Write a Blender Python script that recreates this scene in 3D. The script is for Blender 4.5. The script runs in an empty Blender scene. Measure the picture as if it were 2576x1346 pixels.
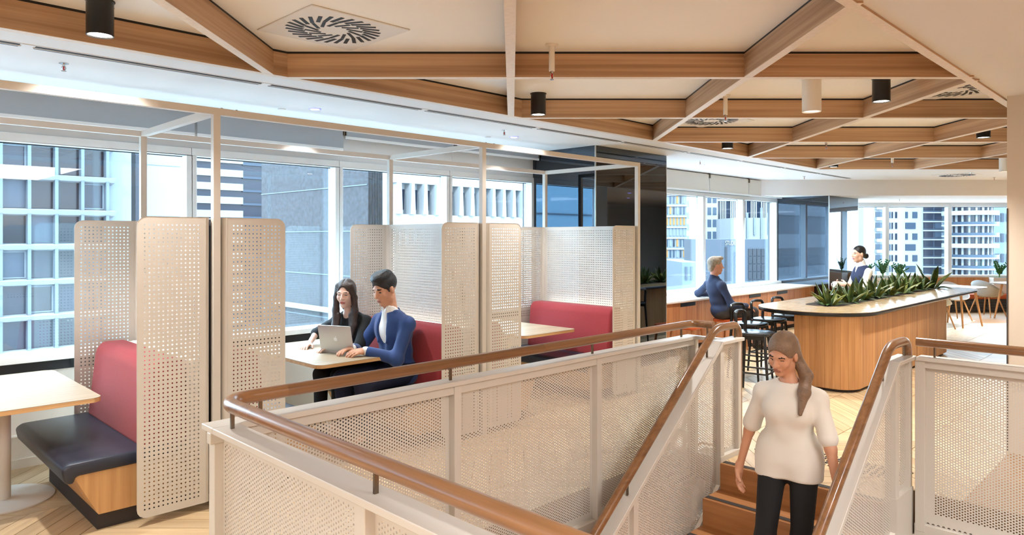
import bpy, bmesh, math, random
import numpy as np
from mathutils import Vector, Matrix

random.seed(7)
# ------------------------------------------------------------------ frame of reference
# world x = along the window wall, y = towards the windows; built in drawing units, scaled by S at the end
S = 0.927
R2 = math.sqrt(2.0)
FPX, HZ, ZC = 1768.0, 597.0, 1.78
scene = bpy.context.scene
COL = scene.collection

def cam(X, Y):
    """camera-aligned plan coordinates (right, ahead) -> wall-aligned plan coordinates"""
    return ((X + Y) / R2, (Y - X) / R2)

# ------------------------------------------------------------------ camera
cd = bpy.data.cameras.new('camera')
cd.sensor_width = 36.0
cd.sensor_fit = 'HORIZONTAL'
cd.lens = 36.0 * FPX / 2576.0
cd.shift_x = 0.0
cd.shift_y = -(673.0 - HZ) / 2576.0
cd.clip_end = 2000
co = bpy.data.objects.new('camera', cd)
COL.objects.link(co)
co.location = (0, 0, ZC)
co.rotation_euler = (math.radians(90), 0, math.radians(-45))
scene.camera = co

# ------------------------------------------------------------------ world, sun, exposure
wd = bpy.data.worlds.new('overcast_sky')
scene.world = wd
wd.use_nodes = True
bg = wd.node_tree.nodes['Background']
bg.inputs['Color'].default_value = (0.72, 0.88, 1.0, 1)
bg.inputs['Strength'].default_value = 11.6

def add_light(name, kind, loc, energy, color=(1, 1, 1), rot=(0, 0, 0), **kw):
    l = bpy.data.lights.new(name, kind)
    l.energy = energy
    l.color = color
    for k, v in kw.items():
        setattr(l, k, v)
    o = bpy.data.objects.new(name, l)
    COL.objects.link(o)
    o.location = loc
    o.rotation_euler = rot
    return o

sun = add_light('sun', 'SUN', (0, 0, 30), 3.4, (1.0, 0.97, 0.92), angle=math.radians(2))
sun.rotation_euler = Vector((0.75, 0.55, -0.62)).to_track_quat('-Z', 'Y').to_euler()

WARM = (1.0, 0.98, 0.95)
NEUT = (0.98, 0.99, 1.0)
# fill lamps added at ceiling height behind the camera, without fittings
for (lx, ly, sx, sy, e) in ((-1.8, -1.4, 1.2, 3.0, 80), (2.6, -1.6, 1.2, 3.0, 80), (-2.6, 2.4, 1.0, 2.4, 55)):
    add_light('ceiling_fill_area', 'AREA', (lx, ly, 2.93), e, NEUT, shape='RECTANGLE', size=sx, size_y=sy)
for (lx, ly) in ((-2.5, 0.2), (-0.6, -2.6), (0.4, 0.2), (1.4, -0.6), (3.4, -2.6), (4.4, -0.6), (5.6, -2.2), (-2.4, -2.8), (-3.2, 3.4)):  # unseen fill spots added so the floor bounces more light upwards
    add_light('ceiling_fill_spot', 'SPOT', (lx, ly, 2.92), 170, NEUT, spot_size=math.radians(100), spot_blend=0.8, shadow_soft_size=0.08)
add_light('lower_storey_fill', 'AREA', (3.2, 1.6, -0.75), 70, WARM, shape='RECTANGLE', size=3.0, size_y=2.0)  # unseen fill added to light the storey under the stair opening

vs = scene.view_settings
vs.view_transform = 'Standard'
vs.look = 'None'
vs.gamma = 1.0
vs.use_curve_mapping = False
vs.exposure = 0.66
cy = scene.cycles
cy.use_denoising = True
try:
    cy.denoiser = 'OPENIMAGEDENOISE'
except Exception:
    pass
cy.use_adaptive_sampling = True
cy.adaptive_threshold = 0.025
cy.max_bounces = 7
cy.diffuse_bounces = 4
cy.glossy_bounces = 3
cy.transmission_bounces = 4
cy.transparent_max_bounces = 12
cy.caustics_reflective = False
cy.caustics_refractive = False
cy.sample_clamp_indirect = 6.0
cy.sample_clamp_direct = 0.0

# ------------------------------------------------------------------ materials
def lin(c):
    return tuple(((x / 255.0) / 12.92 if x / 255.0 <= 0.04045 else ((x / 255.0 + 0.055) / 1.055) ** 2.4) for x in c)

MATS = {}
def mat(name, rgb, rough=0.5, metal=0.0, spec=0.5, bump=0.0, bscale=200.0, vary=0.0, vscale=8.0, coat=0.0, emit=None, estr=0.0, sheen=0.0):
    if name in MATS:
        return MATS[name]
    m = bpy.data.materials.new(name)
    m.use_nodes = True
    nt = m.node_tree
    b = nt.nodes['Principled BSDF']
    c = lin(rgb)
    b.inputs['Base Color'].default_value = (*c, 1)
    b.inputs['Roughness'].default_value = rough
    b.inputs['Metallic'].default_value = metal
    b.inputs['Specular IOR Level'].default_value = spec
    b.inputs['Coat Weight'].default_value = coat
    b.inputs['Coat Roughness'].default_value = 0.08
    b.inputs['Sheen Weight'].default_value = sheen
    if emit:
        b.inputs['Emission Color'].default_value = (*emit, 1)
        b.inputs['Emission Strength'].default_value = estr
    tc = None
    if bump or vary:
        tc = nt.nodes.new('ShaderNodeTexCoord')
    if bump:
        n = nt.nodes.new('ShaderNodeTexNoise')
        n.inputs['Scale'].default_value = bscale
        n.inputs['Detail'].default_value = 2
        nt.links.new(tc.outputs['Object'], n.inputs['Vector'])
        bp = nt.nodes.new('ShaderNodeBump')
        bp.inputs['Strength'].default_value = bump
        bp.inputs['Distance'].default_value = 0.01
        nt.links.new(n.outputs['Fac'], bp.inputs['Height'])
        nt.links.new(bp.outputs['Normal'], b.inputs['Normal'])
    if vary:
        n = nt.nodes.new('ShaderNodeTexNoise')
        n.inputs['Scale'].default_value = vscale
        n.inputs['Detail'].default_value = 4
        nt.links.new(tc.outputs['Object'], n.inputs['Vector'])
        r = nt.nodes.new('ShaderNodeValToRGB')
        r.color_ramp.elements[0].position = 0.3
        r.color_ramp.elements[1].position = 0.7
        r.color_ramp.elements[0].color = (*[x * (1 - vary) for x in c], 1)
        r.color_ramp.elements[1].color = (*[min(1, x * (1 + vary)) for x in c], 1)
        nt.links.new(n.outputs['Fac'], r.inputs['Fac'])
        nt.links.new(r.outputs['Color'], b.inputs['Base Color'])
    MATS[name] = m
    return m

def wood(name, dark, light, axis='X', rough=0.45, fine=38.0, along=1.6, coat=0.0, tint=0.12):
    """straight oak grain running along one object axis, a slight tint per board"""
    if name in MATS:
        return MATS[name]
    m = bpy.data.materials.new(name)
    m.use_nodes = True
    nt = m.node_tree
    L = nt.links.new
    b = nt.nodes['Principled BSDF']
    b.inputs['Roughness'].default_value = rough
    b.inputs['Coat Weight'].default_value = coat
    b.inputs['Coat Roughness'].default_value = 0.15
    tc = nt.nodes.new('ShaderNodeTexCoord')
    mp = nt.nodes.new('ShaderNodeMapping')
    sc = {'X': (along, fine, fine), 'Y': (fine, along, fine), 'Z': (fine, fine, along)}[axis]
    mp.inputs['Scale'].default_value = sc
    oi = nt.nodes.new('ShaderNodeObjectInfo')
    ad = nt.nodes.new('ShaderNodeVectorMath')
    ad.operation = 'ADD'
    mu = nt.nodes.new('ShaderNodeMath')
    mu.operation = 'MULTIPLY'
    mu.inputs[1].default_value = 40.0
    L(oi.outputs['Random'], mu.inputs[0])
    L(tc.outputs['Object'], mp.inputs['Vector'])
    L(mp.outputs['Vector'], ad.inputs[0])
    L(mu.outputs[0], ad.inputs[1])
    n1 = nt.nodes.new('ShaderNodeTexNoise')
    n1.inputs['Scale'].default_value = 1.0
    n1.inputs['Detail'].default_value = 5
    n1.inputs['Distortion'].default_value = 0.4
    n2 = nt.nodes.new('ShaderNodeTexNoise')
    n2.inputs['Scale'].default_value = 0.22
    n2.inputs['Detail'].default_value = 2
    L(ad.outputs[0], n1.inputs['Vector'])
    L(ad.outputs[0], n2.inputs['Vector'])
    mx = nt.nodes.new('ShaderNodeMath')
    mx.operation = 'MULTIPLY_ADD'
    mx.inputs[1].default_value = 0.55
    L(n1.outputs['Fac'], mx.inputs[0])
    m2 = nt.nodes.new('ShaderNodeMath')
    m2.operation = 'MULTIPLY'
    m2.inputs[1].default_value = 0.45
    L(n2.outputs['Fac'], m2.inputs[0])
    L(m2.outputs[0], mx.inputs[2])
    rp = nt.nodes.new('ShaderNodeValToRGB')
    rp.color_ramp.elements[0].position = 0.36
    rp.color_ramp.elements[1].position = 0.64
    rp.color_ramp.elements[0].color = (*lin(dark), 1)
    rp.color_ramp.elements[1].color = (*lin(light), 1)
    L(mx.outputs[0], rp.inputs['Fac'])
    hs = nt.nodes.new('ShaderNodeHueSaturation')
    mr = nt.nodes.new('ShaderNodeMapRange')
    mr.inputs['To Min'].default_value = 1 - tint
    mr.inputs['To Max'].default_value = 1 + tint
    L(oi.outputs['Random'], mr.inputs['Value'])
    L(mr.outputs['Result'], hs.inputs['Value'])
    L(rp.outputs['Color'], hs.inputs['Color'])
    L(hs.outputs['Color'], b.inputs['Base Color'])
    bp = nt.nodes.new('ShaderNodeBump')
    bp.inputs['Strength'].default_value = 0.08
    bp.inputs['Distance'].default_value = 0.004
    L(n1.outputs['Fac'], bp.inputs['Height'])
    L(bp.outputs['Normal'], b.inputs['Normal'])
    MATS[name] = m
    return m

def glass(name, tint, refl=1.0):
    m = bpy.data.materials.new(name)
    m.use_nodes = True
    nt = m.node_tree
    nt.nodes.clear()
    L = nt.links.new
    out = nt.nodes.new('ShaderNodeOutputMaterial')
    mix = nt.nodes.new('ShaderNodeMixShader')
    tr = nt.nodes.new('ShaderNodeBsdfTransparent')
    tr.inputs['Color'].default_value = (*tint, 1)
    gl = nt.nodes.new('ShaderNodeBsdfGlossy')
    gl.inputs['Roughness'].default_value = 0.0
    gl.inputs['Color'].default_value = (0.92, 0.97, 1, 1)
    lw_ = nt.nodes.new('ShaderNodeLayerWeight')
    lw_.inputs['Blend'].default_value = 0.5
    pw_ = nt.nodes.new('ShaderNodeMath')
    pw_.operation = 'POWER'
    pw_.inputs[1].default_value = 5.0
    L(lw_.outputs['Facing'], pw_.inputs[0])
    mu = nt.nodes.new('ShaderNodeMath')
    mu.operation = 'MULTIPLY_ADD'
    mu.use_clamp = True
    mu.inputs[1].default_value = 0.5
    mu.inputs[2].default_value = 0.04 * refl
    L(pw_.outputs[0], mu.inputs[0])
    L(mu.outputs[0], mix.inputs['Fac'])
    L(tr.outputs[0], mix.inputs[1])
    L(gl.outputs[0], mix.inputs[2])
    L(mix.outputs[0], out.inputs['Surface'])
    MATS[name] = m
    return m

M_CEIL = mat('ceiling_paint', (226, 226, 226), 0.85)
M_PANEL = mat('ceiling_panel_cream', (244, 243, 240), 0.85)
M_WALL = mat('wall_paint_cream', (212, 198, 178), 0.8)
M_WHITE = mat('white_powder_coat', (236, 230, 220), 0.38)
M_GUARD = mat('guard_powder_coat', (208, 201, 191), 0.42)
M_SCREEN = mat('screen_powder_coat', (210, 204, 195), 0.45)
M_FRAME = mat('window_frame_white', (232, 236, 238), 0.4)
M_SILL = mat('sill_white', (236, 240, 242), 0.4)
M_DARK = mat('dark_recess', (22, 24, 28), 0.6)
M_BLACK = mat('black_metal', (20, 18, 17), 0.35)
M_BLACKW = mat('black_stained_timber', (20, 20, 22), 0.4, bump=0.1, bscale=60)
M_BLIND = mat('grey_blind_fabric', (168, 176, 184), 0.9, bump=0.15, bscale=600)
M_BLINDW = mat('pale_blind_fabric', (214, 214, 208), 0.9, bump=0.15, bscale=600)
M_STEEL = mat('bronze_steel', (120, 106, 92), 0.3, 1.0)
M_CHROME = mat('chrome', (200, 200, 200), 0.12, 1.0)
M_REDGL = mat('red_sprinkler_bulb', (190, 20, 20), 0.2)
M_RED = mat('red_wool_fabric', (158, 50, 54), 0.95, bump=0.35, bscale=420, vary=0.10, vscale=160, sheen=0.1)
M_NAVY = mat('navy_vinyl', (36, 40, 54), 0.36, bump=0.08, bscale=300)
M_TOP = wood('table_laminate', (156, 136, 110), (180, 160, 132), 'X', 0.4, 30, 1.5, tint=0.03)
M_EDGE = wood('plywood_edge', (188, 140, 88), (214, 170, 118), 'X', 0.5, 60, 2.0, tint=0.03)
M_BEAM = wood('oak_beam_veneer', (160, 124, 92), (212, 176, 140), 'X', 0.5, 34, 0.5, tint=0.06)
M_BEAMLOW = mat('beam_glare_edge', (226, 214, 200), 0.5, vary=0.06, vscale=30)  # window glare on the beam undersides, put into a paler colour
M_FLOOR = wood('oak_floor_board', (194, 164, 124), (222, 196, 156), 'X', 0.36, 30, 1.6, tint=0.14)
M_FLOORB = mat('oak_floor_joint', (150, 108, 66), 0.5)
M_RAIL = wood('oak_handrail', (112, 76, 46), (150, 106, 68), 'X', 0.28, 40, 1.5, coat=0.3, tint=0.03)
M_RAILY = wood('oak_handrail_across', (112, 76, 46), (150, 106, 68), 'Y', 0.28, 40, 1.5, coat=0.3, tint=0.03)
M_OAKZ = wood('oak_board_upright', (170, 118, 72), (200, 150, 100), 'Z', 0.5, 34, 1.2, tint=0.09)
M_CABZ = wood('cabinet_veneer', (164, 102, 60), (196, 136, 88), 'Z', 0.5, 30, 1.2, tint=0.08)
M_BENCH = wood('bench_oak_veneer', (190, 142, 92), (216, 170, 116), 'Z', 0.5, 34, 1.4, tint=0.03)
M_STAIR = wood('stair_oak', (158, 104, 60), (192, 136, 86), 'Y', 0.42, 26, 1.2, tint=0.05)
M_LEGW = wood('chair_leg_oak', (176, 124, 78), (204, 152, 102), 'Z', 0.5, 50, 3, tint=0.04)
M_ORANGE = mat('tan_orange_leather', (190, 88, 44), 0.5)
M_SHELL = mat('grey_plastic_shell', (176, 178, 178), 0.45)
M_NOSE = mat('dark_nosing_strip', (58, 52, 50), 0.8, bump=0.4, bscale=500)
M_MIRROR = mat('smoked_mirror', (90, 98, 108), 0.02, 1.0)
M_TRIM = mat('mirror_edge_trim', (205, 206, 204), 0.25, 0.8)
M_GLASS = glass('window_glass', (0.90, 0.965, 1.0), 1.5)
M_BRICK = mat('charcoal_brick', (62, 60, 60), 0.7, bump=0.3, bscale=80, vary=0.2, vscale=20)
M_MORTAR = mat('pale_mortar', (168, 164, 158), 0.9)
M_LED = mat('led_strip_emitter', (255, 240, 220), 0.5, emit=(1.0, 0.90, 0.78), estr=1.6)
M_LAMP = mat('downlight_lens', (255, 245, 230), 0.5, emit=(1.0, 0.88, 0.72), estr=14.0)
M_LAMPW = mat('white_lamp_lens', (240, 236, 228), 0.4, emit=(1.0, 0.9, 0.78), estr=0.6)

# ------------------------------------------------------------------ mesh helpers
class MB:
    def __init__(self):
        self.v, self.f = [], []

    def box(self, x0, x1, y0, y1, z0, z1):
        b = len(self.v)
        self.v += [(x0, y0, z0), (x1, y0, z0), (x1, y1, z0), (x0, y1, z0), (x0, y0, z1), (x1, y0, z1), (x1, y1, z1), (x0, y1, z1)]
        self.f += [tuple(b + i for i in q) for q in ((0, 3, 2, 1), (4, 5, 6, 7), (0, 1, 5, 4), (1, 2, 6, 5), (2, 3, 7, 6), (3, 0, 4, 7))]
        return self

    def prism(self, pts, z0, z1):
        b, n = len(self.v), len(pts)
        a = sum(pts[i][0] * pts[(i + 1) % n][1] - pts[(i + 1) % n][0] * pts[i][1] for i in range(n))
        if a < 0:
            pts = pts[::-1]
        self.v += [(p[0], p[1], z0) for p in pts] + [(p[0], p[1], z1) for p in pts]
        self.f.append(tuple(b + n - 1 - i for i in range(n)))
        self.f.append(tuple(b + n + i for i in range(n)))
        for i in range(n):
            j = (i + 1) % n
            self.f.append((b + i, b + j, b + n + j, b + n + i))
        return self

    def prism_y(self, pts, y0, y1):
        """polygon in x,z extruded along y"""
        k = len(self.v)
        self.prism([(p[0], -p[1]) for p in pts], y0, y1)
        for i in range(k, len(self.v)):
            x, nz, y = self.v[i]
            self.v[i] = (x, y, -nz)
        return self

    def prism_x(self, pts, x0, x1):
        """polygon in y,z extruded along x"""
        k = len(self.v)
        self.prism(pts, x0, x1)
        for i in range(k, len(self.v)):
            y, z, x = self.v[i]
            self.v[i] = (x, y, z)
        return self

    def tube(self, pts, r, n=10, caps=True, up=None):
        P = [Vector(p) for p in pts]
        R = r if isinstance(r, (list, tuple)) else [r] * len(P)
        b = len(self.v)
        nrm = None
        for i, p in enumerate(P):
            t = (P[min(i + 1, len(P) - 1)] - P[max(i - 1, 0)]).normalized()
            if nrm is None:
                a = Vector(up) if up else (Vector((0, 0, 1)) if abs(t.z) < 0.9 else Vector((1, 0, 0)))
                nrm = (a - t * a.dot(t)).normalized()
            else:
                nrm = (nrm - t * nrm.dot(t)).normalized()
            bn = t.cross(nrm)
            for k in range(n):
                an = 2 * math.pi * k / n
                self.v.append(tuple(p + (nrm * math.cos(an) + bn * math.sin(an)) * R[i]))
        for i in range(len(P) - 1):
            for k in range(n):
                k2 = (k + 1) % n
                self.f.append((b + i * n + k, b + i * n + k2, b + (i + 1) * n + k2, b + (i + 1) * n + k))
        if caps:
            self.f.append(tuple(b + n - 1 - k for k in range(n)))
            self.f.append(tuple(b + (len(P) - 1) * n + k for k in range(n)))
        return self

    def lathe(self, prof, n=24, c=(0, 0, 0)):
        b = len(self.v)
        for (r, z) in prof:
            for k in range(n):
                a = 2 * math.pi * k / n
                self.v.append((c[0] + r * math.cos(a), c[1] + r * math.sin(a), c[2] + z))
        for i in range(len(prof) - 1):
            for k in range(n):
                k2 = (k + 1) % n
                self.f.append((b + i * n + k, b + i * n + k2, b + (i + 1) * n + k2, b + (i + 1) * n + k))
        if prof[0][0] > 1e-6:
            self.f.append(tuple(b + n - 1 - k for k in range(n)))
        if prof[-1][0] > 1e-6:
            self.f.append(tuple(b + (len(prof) - 1) * n + k for k in range(n)))
        return self

    def add(self, vs, fs):
        b = len(self.v)
        self.v += [tuple(x) for x in vs]
        self.f += [tuple(b + i for i in q) for q in fs]
        return self

    def mesh(self, name, smooth=False, bevel=0.0, seg=2):
        me = bpy.data.meshes.new(name)
        me.from_pydata(self.v, [], self.f)
        me.update()
        if bevel:
            bm = bmesh.new()
            bm.from_mesh(me)
            bmesh.ops.remove_doubles(bm, verts=bm.verts, dist=1e-5)
            ed = [e for e in bm.edges if len(e.link_faces) == 2 and e.calc_face_angle(0) > 0.5]
            bmesh.ops.bevel(bm, geom=ed, offset=bevel, segments=seg, profile=0.5, affect='EDGES', clamp_overlap=True)
            bm.to_mesh(me)
            bm.free()
        if smooth:
            me.shade_smooth()
            try:
                me.set_sharp_from_angle(angle=math.radians(38))
            except Exception:
                pass
        return me

    def build(self, name, m, parent=None, loc=None, rz=0.0, smooth=False, bevel=0.0, seg=2):
        return obj(name, self.mesh(name, smooth, bevel, seg), m, parent, loc, rz)

def obj(name, me, m=None, parent=None, loc=None, rz=0.0, rot=None):
    if m is not None and not me.materials:
        me.materials.append(m)
    o = bpy.data.objects.new(name, me)
    COL.objects.link(o)
    o.parent = parent
    if loc is not None:
        o.location = loc
    o.rotation_euler = rot if rot is not None else (0, 0, rz)
    return o

def thing(name, label, cat, loc=(0, 0, 0), rz=0.0, group=None):
    o = bpy.data.objects.new(name, None)
    o.empty_display_size = 0.1
    COL.objects.link(o)
    o.location = loc
    o.rotation_euler = (0, 0, rz)
    return tag(o, label, cat, group)

def tag(o, label, cat, group=None):
    o['label'] = label
    o['category'] = cat
    if group:
        o['group'] = group
    return o

def struct(o, label=None):
    o['kind'] = 'structure'
    if label:
        o['label'] = label
    return o

def dup(root, loc, rz=None, label=None, group=None):
    r = root.copy()
    COL.objects.link(r)
    r.location = loc
    if rz is not None:
        r.rotation_euler = (0, 0, rz)
    if label:
        r['label'] = label
    if group:
        r['group'] = group
    for ch in list(root.children):
        c = ch.copy()
        COL.objects.link(c)
        c.parent = r
        for g in list(ch.children):
            d = g.copy()
            COL.objects.link(d)
            d.parent = c
    return r

def fillet(pts, r, n=6):
    """round the corners of a polyline"""
    P = [Vector(p) for p in pts]
    out = [P[0]]
    for i in range(1, len(P) - 1):
        a, b, c = P[i - 1], P[i], P[i + 1]
        d1, d2 = (a - b), (c - b)
        l = min(r, d1.length * 0.49, d2.length * 0.49)
        p0, p2 = b + d1.normalized() * l, b + d2.normalized() * l
        for k in range(n + 1):
            t = k / n
            out.append(p0 * (1 - t) ** 2 + b * 2 * t * (1 - t) + p2 * t * t)
    out.append(P[-1])
    return out

def rrect(x0, x1, y0, y1, r, n=6):
    out = []
    rs = r if isinstance(r, (list, tuple)) else [r] * 4
    for (cx, cy, a0, rr) in ((x1 - rs[0], y0 + rs[0], -90, rs[0]), (x1 - rs[1], y1 - rs[1], 0, rs[1]), (x0 + rs[2], y1 - rs[2], 90, rs[2]), (x0 + rs[3], y0 + rs[3], 180, rs[3])):
        for k in range(n + 1):
            a = math.radians(a0 + 90 * k / n)
            out.append((cx + rr * math.cos(a), cy + rr * math.sin(a)))
    return out

def np_mesh(name, V, Q, tris=None):
    """quads given as an int array"""
    me = bpy.data.meshes.new(name)
    V = np.asarray(V, np.float32)
    Q = np.asarray(Q, np.int32)
    me.vertices.add(len(V))
    me.vertices.foreach_set('co', V.ravel())
    nq = len(Q)
    me.loops.add(nq * 4)
    me.loops.foreach_set('vertex_index', Q.ravel())
    me.polygons.add(nq)
    me.polygons.foreach_set('loop_start', np.arange(0, nq * 4, 4, dtype=np.int32))
    me.update(calc_edges=True)
    me.validate()
    return me

def clip_poly(poly, f):
    """keep the side where f(p) >= 0"""
    out = []
    for i in range(len(poly)):
        a, b = poly[i], poly[(i + 1) % len(poly)]
        fa, fb = f(a), f(b)
        if fa >= 0:
            out.append(a)
        if (fa >= 0) != (fb >= 0):
            t = fa / (fa - fb)
            out.append((a[0] + (b[0] - a[0]) * t, a[1] + (b[1] - a[1]) * t))
    return out

def clip_rect(poly, r):
    for f in (lambda p: p[0] - r[0], lambda p: r[1] - p[0], lambda p: p[1] - r[2], lambda p: r[3] - p[1]):
        poly = clip_poly(poly, f)
        if len(poly) < 3:
            return []
    return poly

def area(poly):
    return abs(sum(poly[i][0] * poly[(i + 1) % len(poly)][1] - poly[(i + 1) % len(poly)][0] * poly[i][1] for i in range(len(poly)))) / 2

# ================================================================== THE SETTING
VB, VR = 4.79, 1.25            # timber lattice borders (window side, core side)
ZCEIL, ZPAN, ZLOW = 2.95, 3.12, 2.63
YEND, YBULK, YFAR = 12.0, 14.3, 17.3
VG = 6.63                      # inner face of the window frames
VOID = (1.25, 5.5, 0.3, 3.16)  # stair opening in the floor

# ---- floor slab with the stair opening
far_u = lambda v: YFAR * R2 + 0.45 - v
fb = MB()
fb.prism([(-4.5, 3.16), (far_u(3.16), 3.16), (far_u(6.9), 6.9), (-4.5, 6.9)], -0.5, -0.004)
fb.box(-4.5, 1.25, -4.0, 3.16, -0.5, -0.004)
fb.prism([(1.25, -4.0), (far_u(-4.0), -4.0), (far_u(0.3), 0.3), (1.25, 0.3)], -0.5, -0.004)
fb.prism([(5.5, 0.3), (far_u(0.3), 0.3), (far_u(3.16), 3.16), (5.5, 3.16)], -0.5, -0.004)
fb.box(5.1, 5.5, 1.572, 2.758, -0.5, -0.004)
floor = struct(fb.build('floor', M_FLOORB), 'pale oak chevron timber floor around the stair opening')

# ---- chevron boards
REG = [(-4.5, 20.0, 3.16, 6.6), (-4.5, 1.25, -4.0, 3.16), (5.5, 20.0, 0.3, 3.16), (5.1, 5.5, 1.572, 2.758)]
wb, pw, gap = 0.60, 0.185, 0.0035
boards = []
nb0, nb1 = int(math.floor(1.25 / wb)), int(math.ceil(6.6 / wb))
for b in range(nb0, nb1):
    v0 = b * wb
    sgn = 1 if b % 2 == 0 else -1
    c = -2.0
    while c < 17.5:
        q = [(c + gap, v0), (c + pw - gap, v0), (c + pw - gap + sgn * wb, v0 + wb), (c + gap + sgn * wb, v0 + wb)]
        q = clip_poly(clip_poly(q, lambda p: p[1] - v0 - gap), lambda p: v0 + wb - gap - p[1])
        for r in REG:
            pc = clip_rect(q, r)
            if len(pc) >= 3 and area(pc) > 0.004:
                boards.append((pc, sgn))
        c += pw

def on_screen(p):
    X, Y = (p[0] - p[1]) / R2, (p[0] + p[1]) / R2
    if Y < 0.5:
        return None
    return 1288 + FPX * X / Y, HZ + FPX * ZC / Y, Y

def vis(poly):
    cx = sum(p[0] for p in poly) / len(poly)
    cy_ = sum(p[1] for p in poly) / len(poly)
    s = on_screen((cx, cy_))
    if s is None or not (-60 < s[0] < 2620 and s[1] < 1400):
        return -1
    x, y, Y = s
    w = 1.0
    # open floor: by the first booth, the landing, beside the island, under the chairs; elsewhere only through the perforations
    if cy_ > 3.16 and cx < 1.5:
        w = 3.0
    elif cx > 5.0 and cy_ < 4.2:
        w = 3.0
    elif cy_ > 4.9:
        w = 0.4
    return w * area(poly) / Y ** 2
boards.sort(key=lambda t: -vis(t[0]))
board_m = M_FLOOR
rest = MB()
for i, (pc, sgn) in enumerate(boards):
    cx = sum(p[0] for p in pc) / len(pc)
    cy_ = sum(p[1] for p in pc) / len(pc)
    if i < 290:
        a = math.atan2(1, sgn)
        ca, sa = math.cos(-a), math.sin(-a)
        loc = [((p[0] - cx) * ca - (p[1] - cy_) * sa, (p[0] - cx) * sa + (p[1] - cy_) * ca) for p in pc]
        MB().prism(loc, -0.004, 0.0).build('plank', board_m, floor, (cx, cy_, 0), a)
    else:
        rest.prism(pc, -0.004, 0.0)
rest.build('distant_plank', wood('oak_floor_far', (194, 164, 124), (222, 196, 156), 'X', 0.36, 20, 8, tint=0.02), floor)['kind'] = 'stuff'

# ---- fascia of the slab inside the opening, and the storey below
struct(MB().box(1.312, 5.3, 3.09, 3.159, -0.95, -0.285).build('trim_1', M_WHITE), 'white slab edge below the long perforated guard')
struct(MB().box(1.251, 1.311, 0.36, 3.159, -0.95, -0.285).build('trim_2', M_WHITE), 'white slab edge below the near guard')
struct(MB().box(5.435, 5.499, 0.36, 1.49, -0.95, -0.285).build('trim_3', M_WHITE), 'white slab edge below the guard by the cream wall')
struct(MB().box(1.251, 5.499, 0.301, 0.359, -0.95, -0.02).build('trim_4', M_WHITE))
struct(MB().box(5.301, 5.499, 3.09, 3.159, -0.95, -0.02).box(5.44, 5.499, 2.84, 3.089, -0.95, -0.02).build('trim_9', M_WHITE))
struct(MB().box(-1.0, 9.0, -2.0, 6.0, -3.9, -3.7).build('floor_lower', M_FLOORB))
lw = MB()
lw.box(-1.2, -1.0, -2.0, 6.0, -3.9, -0.5)
lw.box(9.0, 9.2, -2.0, 6.0, -3.9, -0.5)
lw.box(-1.0, 9.0, 5.8, 6.0, -3.9, -0.5)
lw.box(-1.0, 9.0, -2.2, -2.0, -3.9, -0.5)
struct(lw.build('wall_lower', M_WALL))

# ---- ceilings
cb = MB()
cb.prism([(-4.5, VB), (YBULK * R2 - VB, VB), (YBULK * R2 - 6.9, 6.9), (-4.5, 6.9)], ZCEIL, 3.4)
cb.prism([(-4.5, -4.0), (YBULK * R2 + 4.0, -4.0), (YBULK * R2 - VR, VR), (-4.5, VR)], ZCEIL, 3.4)
cb.prism([(YEND * R2 - VR, VR), (YBULK * R2 - VR, VR), (YBULK * R2 - VB, VB), (YEND * R2 - VB, VB)], ZCEIL, 3.4)
struct(cb.build('ceiling', M_CEIL), 'white plasterboard ceiling around the timber lattice')
struct(MB().prism([(-4.5, VR), (YEND * R2 - VR, VR), (YEND * R2 - VB, VB), (-4.5, VB)], ZPAN, 3.4).build('ceiling_panel', M_PANEL), 'cream ceiling panels inside the timber lattice')
struct(MB().prism([(YBULK * R2 + 4.0, -4.0), (far_u(-4.0), -4.0), (far_u(6.9), 6.9), (YBULK * R2 - 6.9, 6.9)], ZLOW, 3.4).build('ceiling_low', M_CEIL), 'lowered white bulkhead ceiling before the far windows')

# ---- oak lattice
lat = thing('timber_ceiling_lattice', 'large oak lattice of crossing beams hung below the cream ceiling', 'ceiling lattice')
SP, X0L, Y0L = 1.715, -0.01, 5.10
BB, BT, BW = ZCEIL - 0.015, ZPAN - 0.016, 0.062
def beam(p, q, dz=0.0):
    p, q = Vector((*p, 0)), Vector((*q, 0))
    L = (q - p).length
    a = math.atan2(q.y - p.y, q.x - p.x)
    o = MB().box(0, L, -BW / 2, BW / 2, BB + dz + 0.002, BT).build('beam', M_BEAM, lat, (p.x, p.y, 0), a)
    MB().box(0, L, -BW / 2 + 0.0005, BW / 2 - 0.0005, BB + dz, BB + dz + 0.002).build('glare_underside', M_BEAMLOW, o)  # pale strip paints the glare along the underside
    MB().box(0, L, -BW / 2 + 0.004, BW / 2 - 0.004, BT, ZPAN).build('shadow_gap', M_DARK, o)
for k in range(-4, 5):
    Y = Y0L + SP * k
    xa, xb = Y - VB * R2, Y - VR * R2
    xa = max(xa, -4.45 * R2 - Y)
    if xb - xa > 0.3:
        beam(cam(xa, Y), cam(xb, Y))
for j in range(-5, 7):
    X = X0L + SP * j
    ya, yb = max(X + VR * R2, -4.45 * R2 - X), min(X + VB * R2, YEND - 0.05)
    if yb - ya > 0.3:
        beam(cam(X, ya), cam(X, yb), 0.0012)
beam((-4.5, VB - 0.03), (YEND * R2 - VB, VB - 0.03), 0.0006)
beam((-4.5, VR + 0.03), (YEND * R2 - VR, VR + 0.03), 0.0006)

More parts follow.
